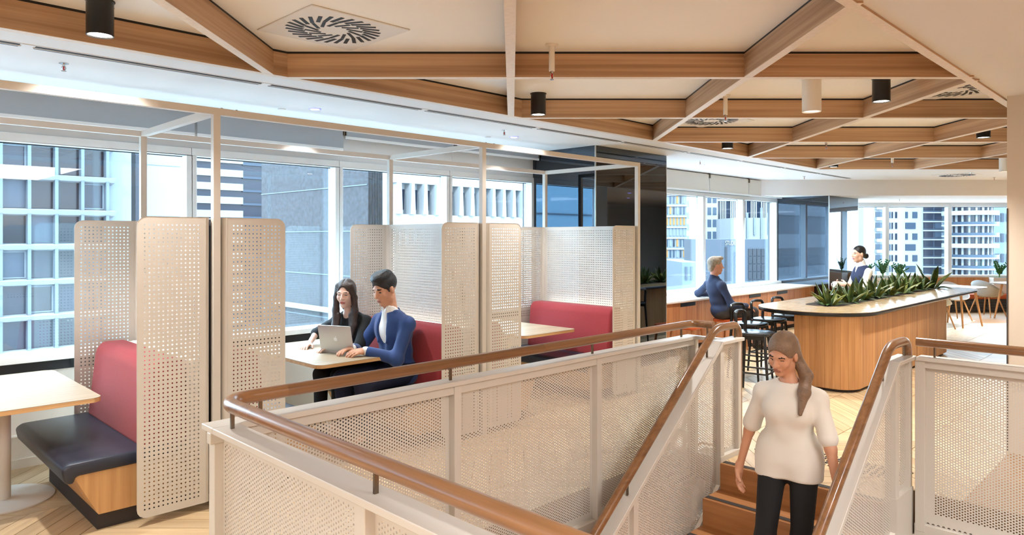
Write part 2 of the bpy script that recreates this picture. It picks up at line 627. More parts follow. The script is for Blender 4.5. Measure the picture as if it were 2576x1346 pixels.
# ---- walls
struct(MB().box(7.03, 13.0, -4.0, 1.22, -0.004, ZCEIL).build('wall_right', M_WALL), 'cream painted core wall beside the stair')
struct(MB().box(-4.7, 31.0, -4.2, -4.0, -0.5, 3.4).build('wall_back', M_WALL))
struct(MB().box(-4.7, -4.5, -4.2, 6.9, -0.5, 3.4).build('wall_left', M_WALL))
w = MB()
w.box(-4.5, 17.9, 6.60, 6.92, -0.5, 0.72)
w.box(-4.5, 7.06, 6.52, 6.60, -0.004, 0.24)
struct(w.build('wall_window', M_WHITE), 'white wall below the left windows')
struct(MB().box(-4.5, 7.06, 6.505, 6.52, -0.004, 0.07).build('baseboard_window', M_WHITE))
struct(MB().box(-4.5, 17.9, 6.66, 6.92, 2.60, 3.4).build('wall_window_head', M_FRAME), 'white panels above the window heads')
struct(MB().box(-4.5, 7.06, 6.58, 6.66, 0.72, 0.80).build('trim_5', M_DARK), 'dark band under the white window sill')  # plain dark box below the sill

# ---- windows: frame and pane
nwin = [0]
def window(loc, w, rz, z0=0.80, z1=2.60, jamb=0.046):
    nwin[0] += 1
    r = thing('window_%d' % nwin[0], '', 'window', loc, rz)
    del r['category']; del r['label']
    struct(r)
    f = MB()
    g = 0.002
    f.box(g, jamb, 0, 0.15, z0 + 0.05, z1 - 0.07)
    f.box(w - jamb, w - g, 0, 0.15, z0 + 0.05, z1 - 0.07)
    f.box(g, w - g, 0, 0.15, z1 - 0.07, z1)
    f.box(g, w - g, -0.09, 0.15, z0, z0 + 0.05)
    f.build('window_frame', M_FRAME, r, bevel=0.003, seg=1)
    b = MB()
    b.box(jamb, w - jamb, 0.112, 0.120, z1 - 0.078, z1 - 0.07)
    b.build('gasket', M_DARK, r)
    MB().box(jamb, w - jamb, 0.122, 0.134, z0 + 0.05, z1 - 0.07).build('pane', M_GLASS, r)
    return r
US = [-3.64, -2.11, -0.58, 0.95, 2.48, 4.015, 5.55, 7.06]
for a, b in zip(US[:-1], US[1:]):
    window((a, VG, 0), b - a, 0)
UR = [8.70, 10.10, 11.63, 13.16, 14.68]
for a, b in zip(UR[:-1], UR[1:]):
    window((a, VG, 0), b - a, 0)
XF = [7.70, 9.24, 10.78, 12.32, 13.86, 15.40]
for a, b in zip(XF[:-1], XF[1:]):
    window((*cam(a, YFAR), 0), b - a, -math.pi / 4)
# wall below and around the far windows (turned with the far wall)
fw = thing('wall_far', '', 'wall', (*cam(0, YFAR), 0), -math.pi / 4)
del fw['category']; del fw['label']
struct(fw)
MB().box(7.6, 24.5, -0.02, 0.28, -0.004, 0.80).build('wall_face', M_WHITE, fw)
MB().box(15.4, 24.5, 0, 0.28, 0.80, ZLOW + 0.02).build('wall_pier', M_WALL, fw)
MB().box(7.6, 15.4, -0.01, 0.28, 2.60, ZLOW + 0.02).build('wall_head', M_FRAME, fw)

# ---- roller blinds
def blind(u0, u1, zb, m, label, v=6.53):
    r = thing('roller_blind', label, 'blind', ((u0 + u1) / 2, v, 0), 0, 'roller blinds along the windows')
    hw = (u1 - u0) / 2 - 0.012
    MB().box(-hw, hw, -0.002, 0.002, zb, 2.93).build('fabric', m, r)
    MB().tube([(-hw, 0.045, 2.905), (hw, 0.045, 2.905)], 0.038, 12).build('roller', m, r, smooth=True)
    MB().box(-hw, hw, -0.010, 0.010, zb - 0.028, zb).build('bottom_bar', M_FRAME, r, bevel=0.004)
    for s in (-1, 1):
        MB().box(s * hw - 0.006, s * hw + 0.006, -0.02, 0.08, 2.86, 2.948).build('bracket', M_STEEL, r)
blind(-2.11, -0.58, 2.725, M_BLIND, 'grey roller blind beyond the frame on the far left')
blind(-0.58, 0.95, 2.725, M_BLIND, 'grey roller blind at the left end of the window row')
blind(0.95, 2.48, 2.725, M_BLIND, 'grey roller blind above the facade of gridded windows')
blind(2.48, 4.015, 2.725, M_BLIND, 'grey roller blind above the dark textured building')
blind(4.015, 5.55, 2.855, M_BLIND, 'grey blind rolled nearly up over the booth with two people')
blind(5.55, 7.06, 2.855, M_BLIND, 'grey blind rolled nearly up next to the smoked mirror column')
blind(8.70, 10.10, 2.63, M_BLINDW, 'pale roller blind just right of the near mirror column')
blind(10.10, 11.63, 2.63, M_BLINDW, 'pale roller blind above the tower with yellow panels')
blind(11.63, 13.16, 2.63, M_BLINDW, 'pale roller blind above the seated grey-haired man')
blind(13.16, 14.68, 2.63, M_BLINDW, 'pale roller blind just left of the far mirror column')
# joint lines of the white head panels in the two bays whose blinds are up
for (a, b) in ((4.015, 5.55), (5.55, 7.06)):
    o = MB().box(a + 0.06, b - 0.06, 6.648, 6.66, 2.675, 2.93).build('trim_%d' % (6 + int(a > 5)), M_FRAME, bevel=0.003)
    struct(o, 'white access panel above the window')

# ---- mirrored columns
def column(u0, u1, v0, label):
    r = thing('mirror_column', label, 'column', (u0, v0, 0))
    MB().box(0.012, u1 - u0 - 0.012, 0.012, 1.30, -0.004, 2.95).build('core', M_DARK, r)
    MB().box(0.016, u1 - u0 - 0.016, 0.0, 0.012, 0.0, 2.945).build('mirror_panel', M_MIRROR, r)
    MB().box(0.0, 0.012, 0.016, 1.08, 0.0, 2.945).build('mirror_panel', M_MIRROR, r)
    MB().box(u1 - u0 - 0.012, u1 - u0, 0.016, 1.08, 0.0, 2.945).build('mirror_panel', M_MIRROR, r)
    MB().box(0.0, 0.016, 0.0, 0.016, 0.0, 2.948).build('corner_trim', M_TRIM, r)
    MB().box(u1 - u0 - 0.016, u1 - u0, 0.0, 0.016, 0.0, 2.948).build('corner_trim', M_TRIM, r)
column(7.06, 8.70, 5.56, 'smoked mirror column standing between the booths and the timber counter')
column(14.68, 16.33, 5.55, 'smoked mirror column at the far end of the timber counter')

# ---- slot diffusers in the window-side ceiling
SLOTL = ['twin slot air diffuser beyond the left edge of the picture', 'twin slot air diffuser at the left edge below the first beam', 'twin slot air diffuser above the leftmost booth',
         'twin slot air diffuser above the near booth post', 'twin slot air diffuser above the booth with two people', 'twin slot air diffuser above the empty right booth',
         'twin slot air diffuser in front of the near mirror column', 'twin slot air diffuser just right of the near mirror column', 'twin slot air diffuser above the seated grey-haired man',
         'twin slot air diffuser before the far mirror column', 'farthest twin slot air diffuser at the end of the lattice']
for i, a in enumerate([-2.1, -0.58, 0.94, 2.46, 3.98, 5.50, 7.02, 8.54, 10.06, 11.58, 13.1]):
    r = thing('slot_diffuser', SLOTL[i], 'air vent', (a, 5.13, ZCEIL), 0, 'slot diffusers along the ceiling')
    MB().box(0.03, 1.49, -0.050, 0.050, -0.003, 0.0).build('flange', M_CEIL, r)
    for dy in (-0.022, 0.022):
        MB().box(0.04, 1.48, dy - 0.013, dy + 0.013, -0.006, -0.003).build('slot', M_DARK, r)
    MB().box(0.03, 1.49, -0.004, 0.004, -0.009, -0.003).build('blade', M_CEIL, r)
    MB().box(-0.03, 0.03, -0.05, 0.05, -0.005, 0.0).build('joint_cover', M_CEIL, r)

# ---- swirl diffusers
def swirl_meshes():
    plate = MB().box(-0.30, 0.30, -0.30, 0.30, -0.008, 0.0).mesh('face_plate', bevel=0.004, seg=1)
    so = MB().box(-0.0105, 0.0105, -0.052, 0.052, -0.010, -0.0075).mesh('slot')
    si = MB().box(-0.009, 0.009, -0.045, 0.045, -0.010, -0.0075).mesh('slot')
    return plate, so, si
SW = swirl_meshes()
def swirl(x, y, z, label):
    r = thing('swirl_diffuser', label, 'air vent', (x, y, z), 0, 'square swirl ceiling diffusers')
    r.scale = (1.17, 1.17, 1.0)
    obj('face_plate', SW[0], M_CEIL, r)
    n = 28
    for k in range(n):
        a = 2 * math.pi * k / n
        obj('slot', SW[1], M_DARK, r, (0.205 * math.cos(a), 0.205 * math.sin(a), 0), a - math.pi / 2 + 0.5)
    for k in range(n // 2):
        a = 2 * math.pi * k / (n // 2) + 0.1
        obj('slot', SW[2], M_DARK, r, (0.115 * math.cos(a), 0.115 * math.sin(a), 0), a - math.pi / 2 + 0.62)
swirl(*cam(-1.15, 4.53), ZPAN, 'square swirl air diffuser in the nearest ceiling panel')
swirl(*cam(2.28, 8.04), ZPAN, 'square swirl air diffuser behind the beams above the mirror column')
swirl(*cam(4.03, 6.36), ZPAN, 'square swirl air diffuser beside the right border beam')
swirl(*cam(8.36, 13.2), ZCEIL, 'square swirl air diffuser in the white ceiling beyond the lattice')

# ---- cylinder downlights
def downlight(X, Y, label, white=False, e=250):
    x, y = cam(X, Y)
    r = thing('ceiling_downlight', label, 'ceiling light', (x, y, ZPAN), 0, 'cylinder downlights')
    ra, ln = (0.077, 0.277) if white else (0.070, 0.20)
    m = M_WHITE if white else M_BLACK
    MB().lathe([(ra, -0.0), (ra, -ln), (ra - 0.006, -ln), (ra - 0.010, -ln + 0.02), (0.0, -ln + 0.02)], 28).build('housing', m, r, smooth=True)
    MB().lathe([(0.0, -ln + 0.006), (ra - 0.012, -ln + 0.006), (ra - 0.012, -ln + 0.012), (0.0, -ln + 0.012)], 24).build('lens', M_LAMPW if white else M_LAMP, r)
    MB().lathe([(ra + 0.006, 0.0), (ra + 0.006, -0.006), (ra, -0.006)], 24).build('mounting_ring', m, r)
    MB().tube([(ra - 0.002, 0, -0.03), (ra + 0.004, 0, -0.03)], 0.005, 8).build('grub_screw', M_CHROME, r)
    if not white:
        l = add_light('downlight_lamp', 'SPOT', (x, y, ZPAN - ln - 0.004), e, WARM, spot_size=math.radians(110), spot_blend=0.7, shadow_soft_size=0.05)
downlight(-2.33, 3.975, 'black cylinder downlight at the upper left, nearest the camera', False, 120)
downlight(0.245, 6.55, 'black cylinder downlight in front of the second cross beam', False, 120)
downlight(3.105, 5.91, 'black cylinder downlight beside the white cylinder, glowing')
downlight(2.77, 9.04, 'black cylinder downlight low above the mirror column')
downlight(5.40, 8.05, 'black cylinder downlight near the right edge below the far swirl')
downlight(5.23, 11.43, 'smallest black cylinder downlight at the last cross beam')
downlight(2.54, 5.957, 'white cylinder ceiling fitting hanging from the cream panel', True)
downlight(7.99, 11.4, 'white cylinder ceiling fitting beside the cream wall edge', True)
# ---- drop sprinklers
def dropper(X, Y, label, n):
    x, y = cam(X, Y)
    r = thing('sprinkler', label, 'sprinkler', (x, y, ZPAN), 0, 'white drop sprinklers')
    MB().lathe([(0.045, 0), (0.045, -0.006), (0.022, -0.012)], 20).build('ceiling_rose', M_WHITE, r, smooth=True)
    MB().tube([(0, 0, -0.005), (0, 0, -0.185)], 0.020, 14).build('pipe', M_WHITE, r, smooth=True)
    MB().tube([(0, 0, -0.185), (0, 0, -0.203)], 0.012, 10).build('fitting', M_CHROME, r, smooth=True)
    MB().tube([(0.010, 0, -0.20), (0.013, 0, -0.222), (0.004, 0, -0.24)], 0.003, 6).tube([(-0.010, 0, -0.20), (-0.013, 0, -0.222), (-0.004, 0, -0.24)], 0.003, 6).lathe([(0.014, -0.245), (0.014, -0.242), (0.0, -0.240)], 12).build('yoke', M_CHROME, r)
    MB().tube([(0, 0, -0.203), (0, 0, -0.24)], 0.005, 8).build('bulb', M_REDGL, r)
dropper(0.277, 4.886, 'nearest white drop sprinkler in front of the first cross beam', 1)
dropper(2.012, 6.625, 'white drop sprinkler above the swirl diffuser by the mirror column', 2)
dropper(3.89, 8.70, 'white drop sprinkler in front of the third cross beam', 3)
dropper(5.90, 10.9, 'farthest white drop sprinkler hanging at the last beams', 4)

# ---- flush sprinklers, recessed lights and sensors in the white ceiling
def flush(u, v, z, label):
    r = thing('sprinkler', label, 'sprinkler', (u, v, z), 0, 'small chrome sprinklers')
    MB().lathe([(0.030, 0), (0.030, -0.004), (0.012, -0.008)], 18).build('escutcheon', M_CHROME, r, smooth=True)
    MB().tube([(0, 0, -0.004), (0, 0, -0.022)], 0.009, 10).tube([(0.009, 0, -0.02), (0.012, 0, -0.035), (0.004, 0, -0.05)], 0.003, 6).tube([(-0.009, 0, -0.02), (-0.012, 0, -0.035), (-0.004, 0, -0.05)], 0.003, 6).lathe([(0.016, -0.053), (0.016, -0.050), (0, -0.049)], 12).build('yoke', M_CHROME, r)
    MB().tube([(0, 0, -0.022), (0, 0, -0.049)], 0.005, 8).build('bulb', M_REDGL, r)
flush(1.21, 5.47, ZCEIL, 'chrome sprinkler in the white ceiling at the upper left')
flush(5.37, 5.49, ZCEIL, 'chrome sprinkler in the white ceiling above the two booths')
flush(9.64, 5.57, ZCEIL, 'chrome sprinkler in the white ceiling right of the near mirror column')
flush(13.5, 5.57, ZCEIL, 'chrome sprinkler in the white ceiling before the far mirror column')
for (X, l) in ((8.6, 'leftmost small sprinkler under the lowered far ceiling'), (11.2, 'small sprinkler under the lowered far ceiling toward the cream wall')):
    flush(*cam(X, 15.6), ZLOW, l)
for (X, Y, l) in ((8.3, 12.7, 'small sprinkler beyond the last beam left of the far swirl'), (9.4, 13.7, 'small sprinkler beyond the last beam right of the far swirl')):
    flush(*cam(X, Y), ZCEIL, l)
M_TRIMR = mat('downlight_trim', (230, 226, 400), 0.3)
def recessed(u, v, label, e=80):
    r = thing('recessed_downlight', label, 'ceiling light', (u, v, ZCEIL), 0, 'recessed ceiling lights over the booths')
    MB().lathe([(0.055, 0), (0.055, -0.004), (0.040, -0.006), (0.038, -0.001)], 24).build('trim_ring', M_TRIMR, r, smooth=True)
    MB().lathe([(0.038, -0.0005), (0.038, -0.0015), (0.0, -0.0015)], 20).build('lens', M_LAMP, r)
    add_light('recessed_lamp', 'SPOT', (u, v, ZCEIL - 0.012), e, NEUT, spot_size=math.radians(95), spot_blend=0.6, shadow_soft_size=0.04)
recessed(0.70, 5.82, 'recessed round ceiling light over the first booth')
recessed(3.26, 5.80, 'recessed round ceiling light over the booth with two people')
recessed(5.81, 5.78, 'recessed round ceiling light over the empty right booth')
recessed(10.2, 5.86, 'recessed round ceiling light over the timber counter')
recessed(13.2, 5.86, 'recessed round ceiling light over the far part of the counter')
recessed(15.3, 0.2, 'added unseen fill light in the ceiling behind the cream wall, nearer the island', 400)  # this and the next three: unseen fills added to brighten the far zone
recessed(17.2, -1.2, 'added unseen fill light in the ceiling behind the cream wall, farther back', 400)
recessed(16.4, 2.6, 'added unseen fill light in the ceiling above the shell armchairs', 400)
recessed(17.6, 1.2, 'added unseen fill light in the ceiling beyond the far swirl diffuser', 400)
for (u, v, l) in ((3.05, 6.02, 'flat white sensor disc beside the middle booth light'), (5.60, 6.0, 'flat white sensor disc beside the right booth light')):
    o = MB().lathe([(0.035, 0), (0.035, -0.004), (0.03, -0.007), (0, -0.007)], 20).build('ceiling_sensor', M_CEIL, loc=(u, v, ZCEIL), smooth=True)
    tag(o, l, 'sensor', 'ceiling sensors')

# ================================================================== PERFORATED SHEETS
def perf_square(name, w, h, pitch, hr, rad, margin=0.024, th=0.003, n=8):
    """sheet in local x,z with a square grid of round holes; rad = corner radii (bl, br, tr, tl)"""
    nx, nz = int((w - 2 * margin) / pitch), int((h - 2 * margin) / pitch)
    mx, mz = (w - nx * pitch) / 2, (h - nz * pitch) / 2
    cx = mx + (np.arange(nx) + 0.5) * pitch
    cz = mz + (np.arange(nz) + 0.5) * pitch
    C = np.stack(np.meshgrid(cx, cz, indexing='ij'), -1).reshape(-1, 2)
    p2 = pitch / 2
    outer = np.array([(p2, 0), (p2, p2), (0, p2), (-p2, p2), (-p2, 0), (-p2, -p2), (0, -p2), (p2, -p2)])
    an = np.arange(8) * math.pi / 4
    inner = np.stack([np.cos(an), np.sin(an)], -1) * hr
    ring = np.concatenate([outer, inner])
    V = (C[:, None, :] + ring[None]).reshape(-1, 2)
    base = (np.arange(len(C)) * 16)[:, None, None]
    k = np.arange(8)
    q = np.stack([k, (k + 1) % 8, 8 + (k + 1) % 8, 8 + k], -1)
    Q = (base + q[None]).reshape(-1, 4)
    V3 = np.zeros((len(V), 3))
    V3[:, 0], V3[:, 2] = V[:, 0], V[:, 1]
    ex_v, ex_q = [], []
    b0 = len(V3)
    corners = [((0, 0), (mx, mz), 180), ((w, 0), (w - mx, mz), 270), ((w, h), (w - mx, h - mz), 0), ((0, h), (mx, h - mz), 90)]
    arcs, outline = [], []
    for (oc, ic, a0), r in zip(corners, rad):
        c = (oc[0] + (r if oc[0] == 0 else -r), oc[1] + (r if oc[1] == 0 else -r))
        pts = [(c[0] + r * math.cos(math.radians(a0 + 90 * t / 4)), c[1] + r * math.sin(math.radians(a0 + 90 * t / 4))) for t in range(5)]
        i0 = b0 + len(ex_v)
        ex_v += [ic] + pts
        ex_q += [(i0, i0 + 1, i0 + 2, i0 + 3), (i0, i0 + 3, i0 + 4, i0 + 5)]
        arcs.append(i0)
        outline += pts
    for i in range(4):
        j = (i + 1) % 4
        ex_q.append((arcs[i], arcs[i] + 5, arcs[j] + 1, arcs[j]))
    E = np.zeros((len(ex_v), 3))
    E[:, 0], E[:, 2] = [p[0] for p in ex_v], [p[1] for p in ex_v]
    b1 = b0 + len(E)
    O = np.array(outline)
    m = len(O)
    A = np.zeros((2 * m, 3))
    A[:m, 0], A[:m, 2], A[:m, 1] = O[:, 0], O[:, 1], -th / 2
    A[m:, 0], A[m:, 2], A[m:, 1] = O[:, 0], O[:, 1], th / 2
    rim = [(b1 + i, b1 + (i + 1) % m, b1 + m + (i + 1) % m, b1 + m + i) for i in range(m)]
    return np_mesh(name, np.concatenate([V3, E, A]), np.concatenate([Q, np.array(ex_q), np.array(rim)]))

def perf_hex(name, poly, pitch, hr, margin, flip=False, fine=False):
    """staggered round holes on a plate bounded by a polygon in local x,z; the ragged rim sits behind the frame members"""
    P = np.array(poly)
    x0, x1, z0, z1 = P[:, 0].min(), P[:, 0].max(), P[:, 1].min(), P[:, 1].max()
    dx = pitch * math.sqrt(3) / 2
    nx, nz = int((x1 - x0) / dx) + 1, int((z1 - z0) / pitch) + 2
    I, K = np.meshgrid(np.arange(nx), np.arange(nz), indexing='ij')
    C = np.stack([x0 + (I + 0.5) * dx, z0 + (K + 0.5 * (I % 2)) * pitch], -1).reshape(-1, 2)
    def dist(C):
        d = np.full(len(C), 1e9)
        n = len(P)
        a = sum(P[i][0] * P[(i + 1) % n][1] - P[(i + 1) % n][0] * P[i][1] for i in range(n))
        for i in range(n):
            p, q = P[i], P[(i + 1) % n]
            e = (q - p) / np.linalg.norm(q - p)
            nn = np.array([-e[1], e[0]]) * (1 if a > 0 else -1)
            d = np.minimum(d, (C - p) @ nn)
        return d
    d = dist(C)
    C, d = C[d > 0], d[d > 0]
    H, Sd = C[d > margin], C[d <= margin]
    m = 12 if fine else 6
    R = pitch / math.sqrt(3)
    oc = np.array([(R * math.cos(k * math.pi / 3), R * math.sin(k * math.pi / 3)) for k in range(6)])
    if fine:
        oc2 = np.zeros((12, 2))
        oc2[0::2] = oc
        oc2[1::2] = (oc + np.roll(oc, -1, 0)) / 2
        out = oc2
    else:
        out = oc
    an = np.arange(m) * 2 * math.pi / m
    inn = np.stack([np.cos(an), np.sin(an)], -1) * hr
    ring = np.concatenate([out, inn])
    V = (H[:, None, :] + ring[None]).reshape(-1, 2)
    k = np.arange(m)
    q = np.stack([k, (k + 1) % m, m + (k + 1) % m, m + k], -1)
    Q = ((np.arange(len(H)) * 2 * m)[:, None, None] + q[None]).reshape(-1, 4)
    b = len(V)
    V2 = (Sd[:, None, :] + oc[None]).reshape(-1, 2)
    q2 = np.array([(0, 1, 2, 3), (0, 3, 4, 5)])
    Q2 = (b + (np.arange(len(Sd)) * 6)[:, None, None] + q2[None]).reshape(-1, 4)
    VV = np.concatenate([V, V2])
    V3 = np.zeros((len(VV), 3))
    V3[:, 0], V3[:, 2] = VV[:, 0], VV[:, 1]
    return np_mesh(name, V3, np.concatenate([Q, Q2]))

# ================================================================== BOOTHS
UD = [-0.50, 1.90, 4.295, 6.70]
VF, VBK = 4.67, 6.10
WING, SCRZ0, SCRZ1 = 0.415, 0.05, 1.91
hs = SCRZ1 - SCRZ0
ME_WING = perf_square('wing_panel', WING, hs, 0.027, 0.0052, (0.004, 0.06, 0.06, 0.004), 0.026)
ME_MID = perf_square('center_panel', VBK - VF - 0.06, hs, 0.027, 0.0052, (0.002,) * 4, 0.03)
bendv, bendf = [], []
for t in range(7):
    a = math.radians(90 * t / 6)
    for z in (0, hs):
        bendv.append((0.03 - 0.03 * math.cos(a), 0.03 - 0.03 * math.sin(a), z))
for t in range(6):
    bendf.append((2 * t, 2 * t + 2, 2 * t + 3, 2 * t + 1))
ME_BEND = MB().add(bendv, bendf).mesh('bend', smooth=True)
def screen(u, side, label):
    """one folded perforated sheet: front wing, long middle, back wing. side=+1 opens towards +x"""
    r = thing('booth_screen', label, 'screen', (u, VF - 0.012, 0), 0, 'folded perforated booth screens')
    r.scale = (side, 1, 1)
    D = VBK - VF
    obj('wing_panel', ME_WING, M_SCREEN, r, (0.03, 0, SCRZ0))
    obj('wing_panel', ME_WING, M_SCREEN, r, (0.03, D, SCRZ0))
    o = obj('center_panel', ME_MID, M_SCREEN, r, (0, 0.03, SCRZ0), math.pi / 2)
    b1 = obj('bend', ME_BEND, M_SCREEN, r, (0, 0, SCRZ0))
    b2 = obj('bend', ME_BEND, M_SCREEN, r, (0, D, SCRZ0))
    b2.scale = (1, -1, 1)
screen(UD[1] - 0.04, -1, 'perforated screen at the red seat of the leftmost booth, nearest the camera')
screen(UD[1] + 0.04, 1, 'perforated screen on the left side of the booth with two people')
screen(UD[2] - 0.04, -1, 'perforated screen behind the man in the blue suit')
screen(UD[2] + 0.04, 1, 'perforated screen on the left side of the empty right booth')
screen(UD[3] - 0.04, -1, 'perforated screen at the red seat of the empty right booth')
screen(UD[0] + 0.04, 1, 'perforated screen at the outer left end of the booths')

fr = thing('booth_gantry', 'thin cream steel frame of posts and top rails over the booths', 'frame', (0, 0, 0))
hp = 0.0225
RZ0, RZ1 = 2.588, 2.633
for u in UD:
    MB().box(u - hp, u + hp, VF - hp, VF + hp, 0, RZ0).build('post', M_SCREEN, fr)
    MB().box(u - hp, u + hp, VBK - hp, VBK + hp, 0, RZ0).build('post', M_SCREEN, fr)
    MB().box(u - hp, u + hp, VF + hp, VBK - hp, RZ0, RZ1).build('cross_rail', M_SCREEN, fr)
    MB().box(u - 0.004, u + 0.004, VF + hp, VF + 0.4, 0.06, 1.9).build('dark_joint', M_NOSE, fr)
for a, b in zip(UD[:-1], UD[1:]):
    for v in (VF, VBK):
        MB().box(a - hp, b - hp if b != UD[-1] else b + hp, v - hp, v + hp, RZ0, RZ1).build('top_rail', M_SCREEN, fr)
for u in (UD[1], UD[2], UD[3]):
    for k in (0.06, 0.16):
        MB().lathe([(0.008, 0), (0.008, 0.006), (0, 0.008)], 8).build('bolt', M_STEEL, fr, (u + k - 0.02, VF, RZ1))

def bench_meshes():
    d = {}
    d['plinth'] = (MB().box(-0.66, -0.10, 0.03, 1.24, 0, 0.10).mesh('plinth'), M_NOSE)
    d['base'] = (MB().prism_y([(-0.08, 0.10), (-0.66, 0.10), (-0.80, 0.375), (-0.08, 0.375)], 0.0, 1.27).mesh('base', bevel=0.002, seg=1), M_BENCH)
    c = MB().prism_y([(-0.845, 0.335), (-0.80, 0.320), (-0.785, 0.365), (-0.25, 0.372), (-0.25, 0.455), (-0.82, 0.448), (-0.862, 0.42)], -0.035, 1.285)
    d['seat_cushion'] = (c.mesh('seat_cushion', smooth=True, bevel=0.020, seg=3), M_NAVY)
    c = MB().prism_y([(-0.415, 0.435), (-0.360, 0.93), (-0.315, 0.985), (-0.15, 0.985), (-0.13, 0.435)], 0.0, 1.25)
    d['back_cushion'] = (c.mesh('back_cushion', smooth=True, bevel=0.030, seg=4), M_RED)
    d['light_ledge'] = (MB().box(-0.13, -0.05, 0.0, 1.25, 0.10, 0.965).mesh('light_ledge'), M_WHITE)
    d['led_strip'] = (MB().box(-0.115, -0.075, 0.05, 1.20, 0.966, 0.972).mesh('led_strip'), M_LED)
    return d
BM_ = bench_meshes()
def bench(u, rz, label):
    r = thing('booth_bench', label, 'bench', (u, 4.78 if rz == 0 else 6.03, 0), rz, 'booth benches')
    for k, (me, m) in BM_.items():
        o = obj(k, me, m, r)
bench(UD[1], 0, 'navy bench with tall red back in the leftmost booth')
bench(UD[1], math.pi, 'navy bench half hidden at the left of the booth with two people')
bench(UD[2], 0, 'navy bench with red back under the two people with the laptop')
bench(UD[2], math.pi, 'navy bench at the left of the empty right booth')
bench(UD[3], 0, 'navy bench with red back in the empty right booth beside the mirror column')
bench(UD[0], math.pi, 'navy bench at the outer left end of the booths')

def booth_table(u, label):
    r = thing('booth_table', label, 'table', (u, 5.77, 0), 0, 'booth pedestal tables')
    pts = rrect(-0.425, 0.425, -0.67, 0.67, 0.07)
    MB().prism(pts, 0.741, 0.745).build('table_top', M_TOP, r)
    MB().prism(pts, 0.715, 0.741).build('table_edge', M_EDGE, r)
    MB().tube([(0, 0.03, 0.012), (0, 0.03, 0.715)], 0.048, 20).build('pedestal', M_WHITE, r, smooth=True)
    MB().lathe([(0.0, 0.0), (0.30, 0.0), (0.30, 0.008), (0.285, 0.014), (0, 0.016)], 40, (0, 0.03, 0)).build('base', M_WHITE, r, smooth=True)
    MB().box(-0.2, 0.2, -0.14, 0.20, 0.700, 0.715).build('top_plate', M_WHITE, r)
booth_table(0.925, 'pale timber pedestal table cut off at the left edge')
booth_table(3.32, 'pale timber pedestal table with the laptop on it')
booth_table(5.715, 'bare pale timber pedestal table in the right booth')

# ================================================================== STAIR AND GUARDS
V1, U2, V3, V4, U5 = 3.12, 1.29, 2.80, 1.53, 5.50
CAPZ0, CAPZ1, HRZ, PBOT = 0.928, 0.955, 1.052, -0.23
HP, HR_ = 0.0182, 0.0045
SL = 0.765

def hr_tube(pts, parent, m):
    return MB().tube(pts, 0.031, 16).build('handrail', m, parent, smooth=True)

def bracket(x, y, z0, z1, parent):
    MB().box(x - 0.008, x + 0.008, y - 0.005, y + 0.005, z0, z1).build('bracket', M_STEEL, parent)

# B1, long guard parallel to the windows
g1 = thing('stair_guard', 'long perforated cream guard with oak handrail in front of the booths', 'balustrade', (0, 0, 0), 0, 'perforated stair guards')
pu = [1.32, 2.635, 3.95, 5.265]
for a, b in zip(pu[:-1], pu[1:]):
    me = perf_hex('perforated_panel', [(a, PBOT + 0.01), (b, PBOT + 0.01), (b, CAPZ0), (a, CAPZ0)], HP, HR_, 0.055)
    obj('perforated_panel', me, M_GUARD, g1, (0, V1, 0))
for a in pu:
    MB().box(a - 0.026, a + 0.026, V1 - 0.048, V1 + 0.024, PBOT - 0.02, CAPZ0).build('post', M_GUARD, g1, bevel=0.002, seg=1)
MB().box(U2 - 0.06, 5.265 + 0.03, V1 - 0.06, V1 + 0.06, CAPZ0, CAPZ1).box(U2 - 0.06, 5.295, V1 - 0.04, V1 + 0.0, CAPZ0 - 0.05, CAPZ0).build('top_cap', M_GUARD, g1, bevel=0.003, seg=1)
MB().box(1.33, 5.30, V1 - 0.045, V1 + 0.02, PBOT - 0.05, PBOT + 0.02).build('bottom_rail', M_GUARD, g1, bevel=0.002, seg=1)
for u in (1.475, 2.617, 3.925, 5.10):
    bracket(u, V1, CAPZ1, HRZ - 0.025, g1)
bracket(5.275, 2.98, CAPZ1, HRZ - 0.025, g1)
# short return to the stair guard
MB().box(5.235, 5.295, V3 + 0.06, V1 - 0.06, CAPZ0, CAPZ1).box(5.25, 5.28, V3 + 0.05, V1 - 0.05, PBOT, -0.02).build('return_cap', M_GUARD, g1)
# B2, near guard towards the camera
g2 = thing('stair_guard', 'nearest perforated cream guard running to the lower edge of the picture', 'balustrade', (0, 0, 0), 0, 'perforated stair guards')
pv = [3.12, 1.946, 0.75, 0.30]
for a, b in zip(pv[:-1], pv[1:]):
    me = perf_hex('perforated_panel', [(-a, PBOT + 0.01), (-b, PBOT + 0.01), (-b, CAPZ0), (-a, CAPZ0)], HP, HR_, 0.055, fine=True)
    obj('perforated_panel', me, M_GUARD, g2, (U2, 0, 0), -math.pi / 2)
for a in pv:
    MB().box(U2 - 0.038, U2 + 0.028, a - 0.03, a + 0.03, PBOT - 0.02, CAPZ0).build('post', M_GUARD, g2, bevel=0.002, seg=1)
MB().box(U2 - 0.06, U2 + 0.06, 0.27, V1 - 0.06, CAPZ0, CAPZ1).build('top_cap', M_GUARD, g2, bevel=0.003, seg=1)
MB().box(U2 - 0.035, U2 + 0.02, 0.27, V1, PBOT - 0.05, PBOT + 0.02).build('bottom_rail', M_GUARD, g2)
for v in (2.995, 1.91, 0.80):
    bracket(U2, v, CAPZ1, HRZ - 0.025, g2)
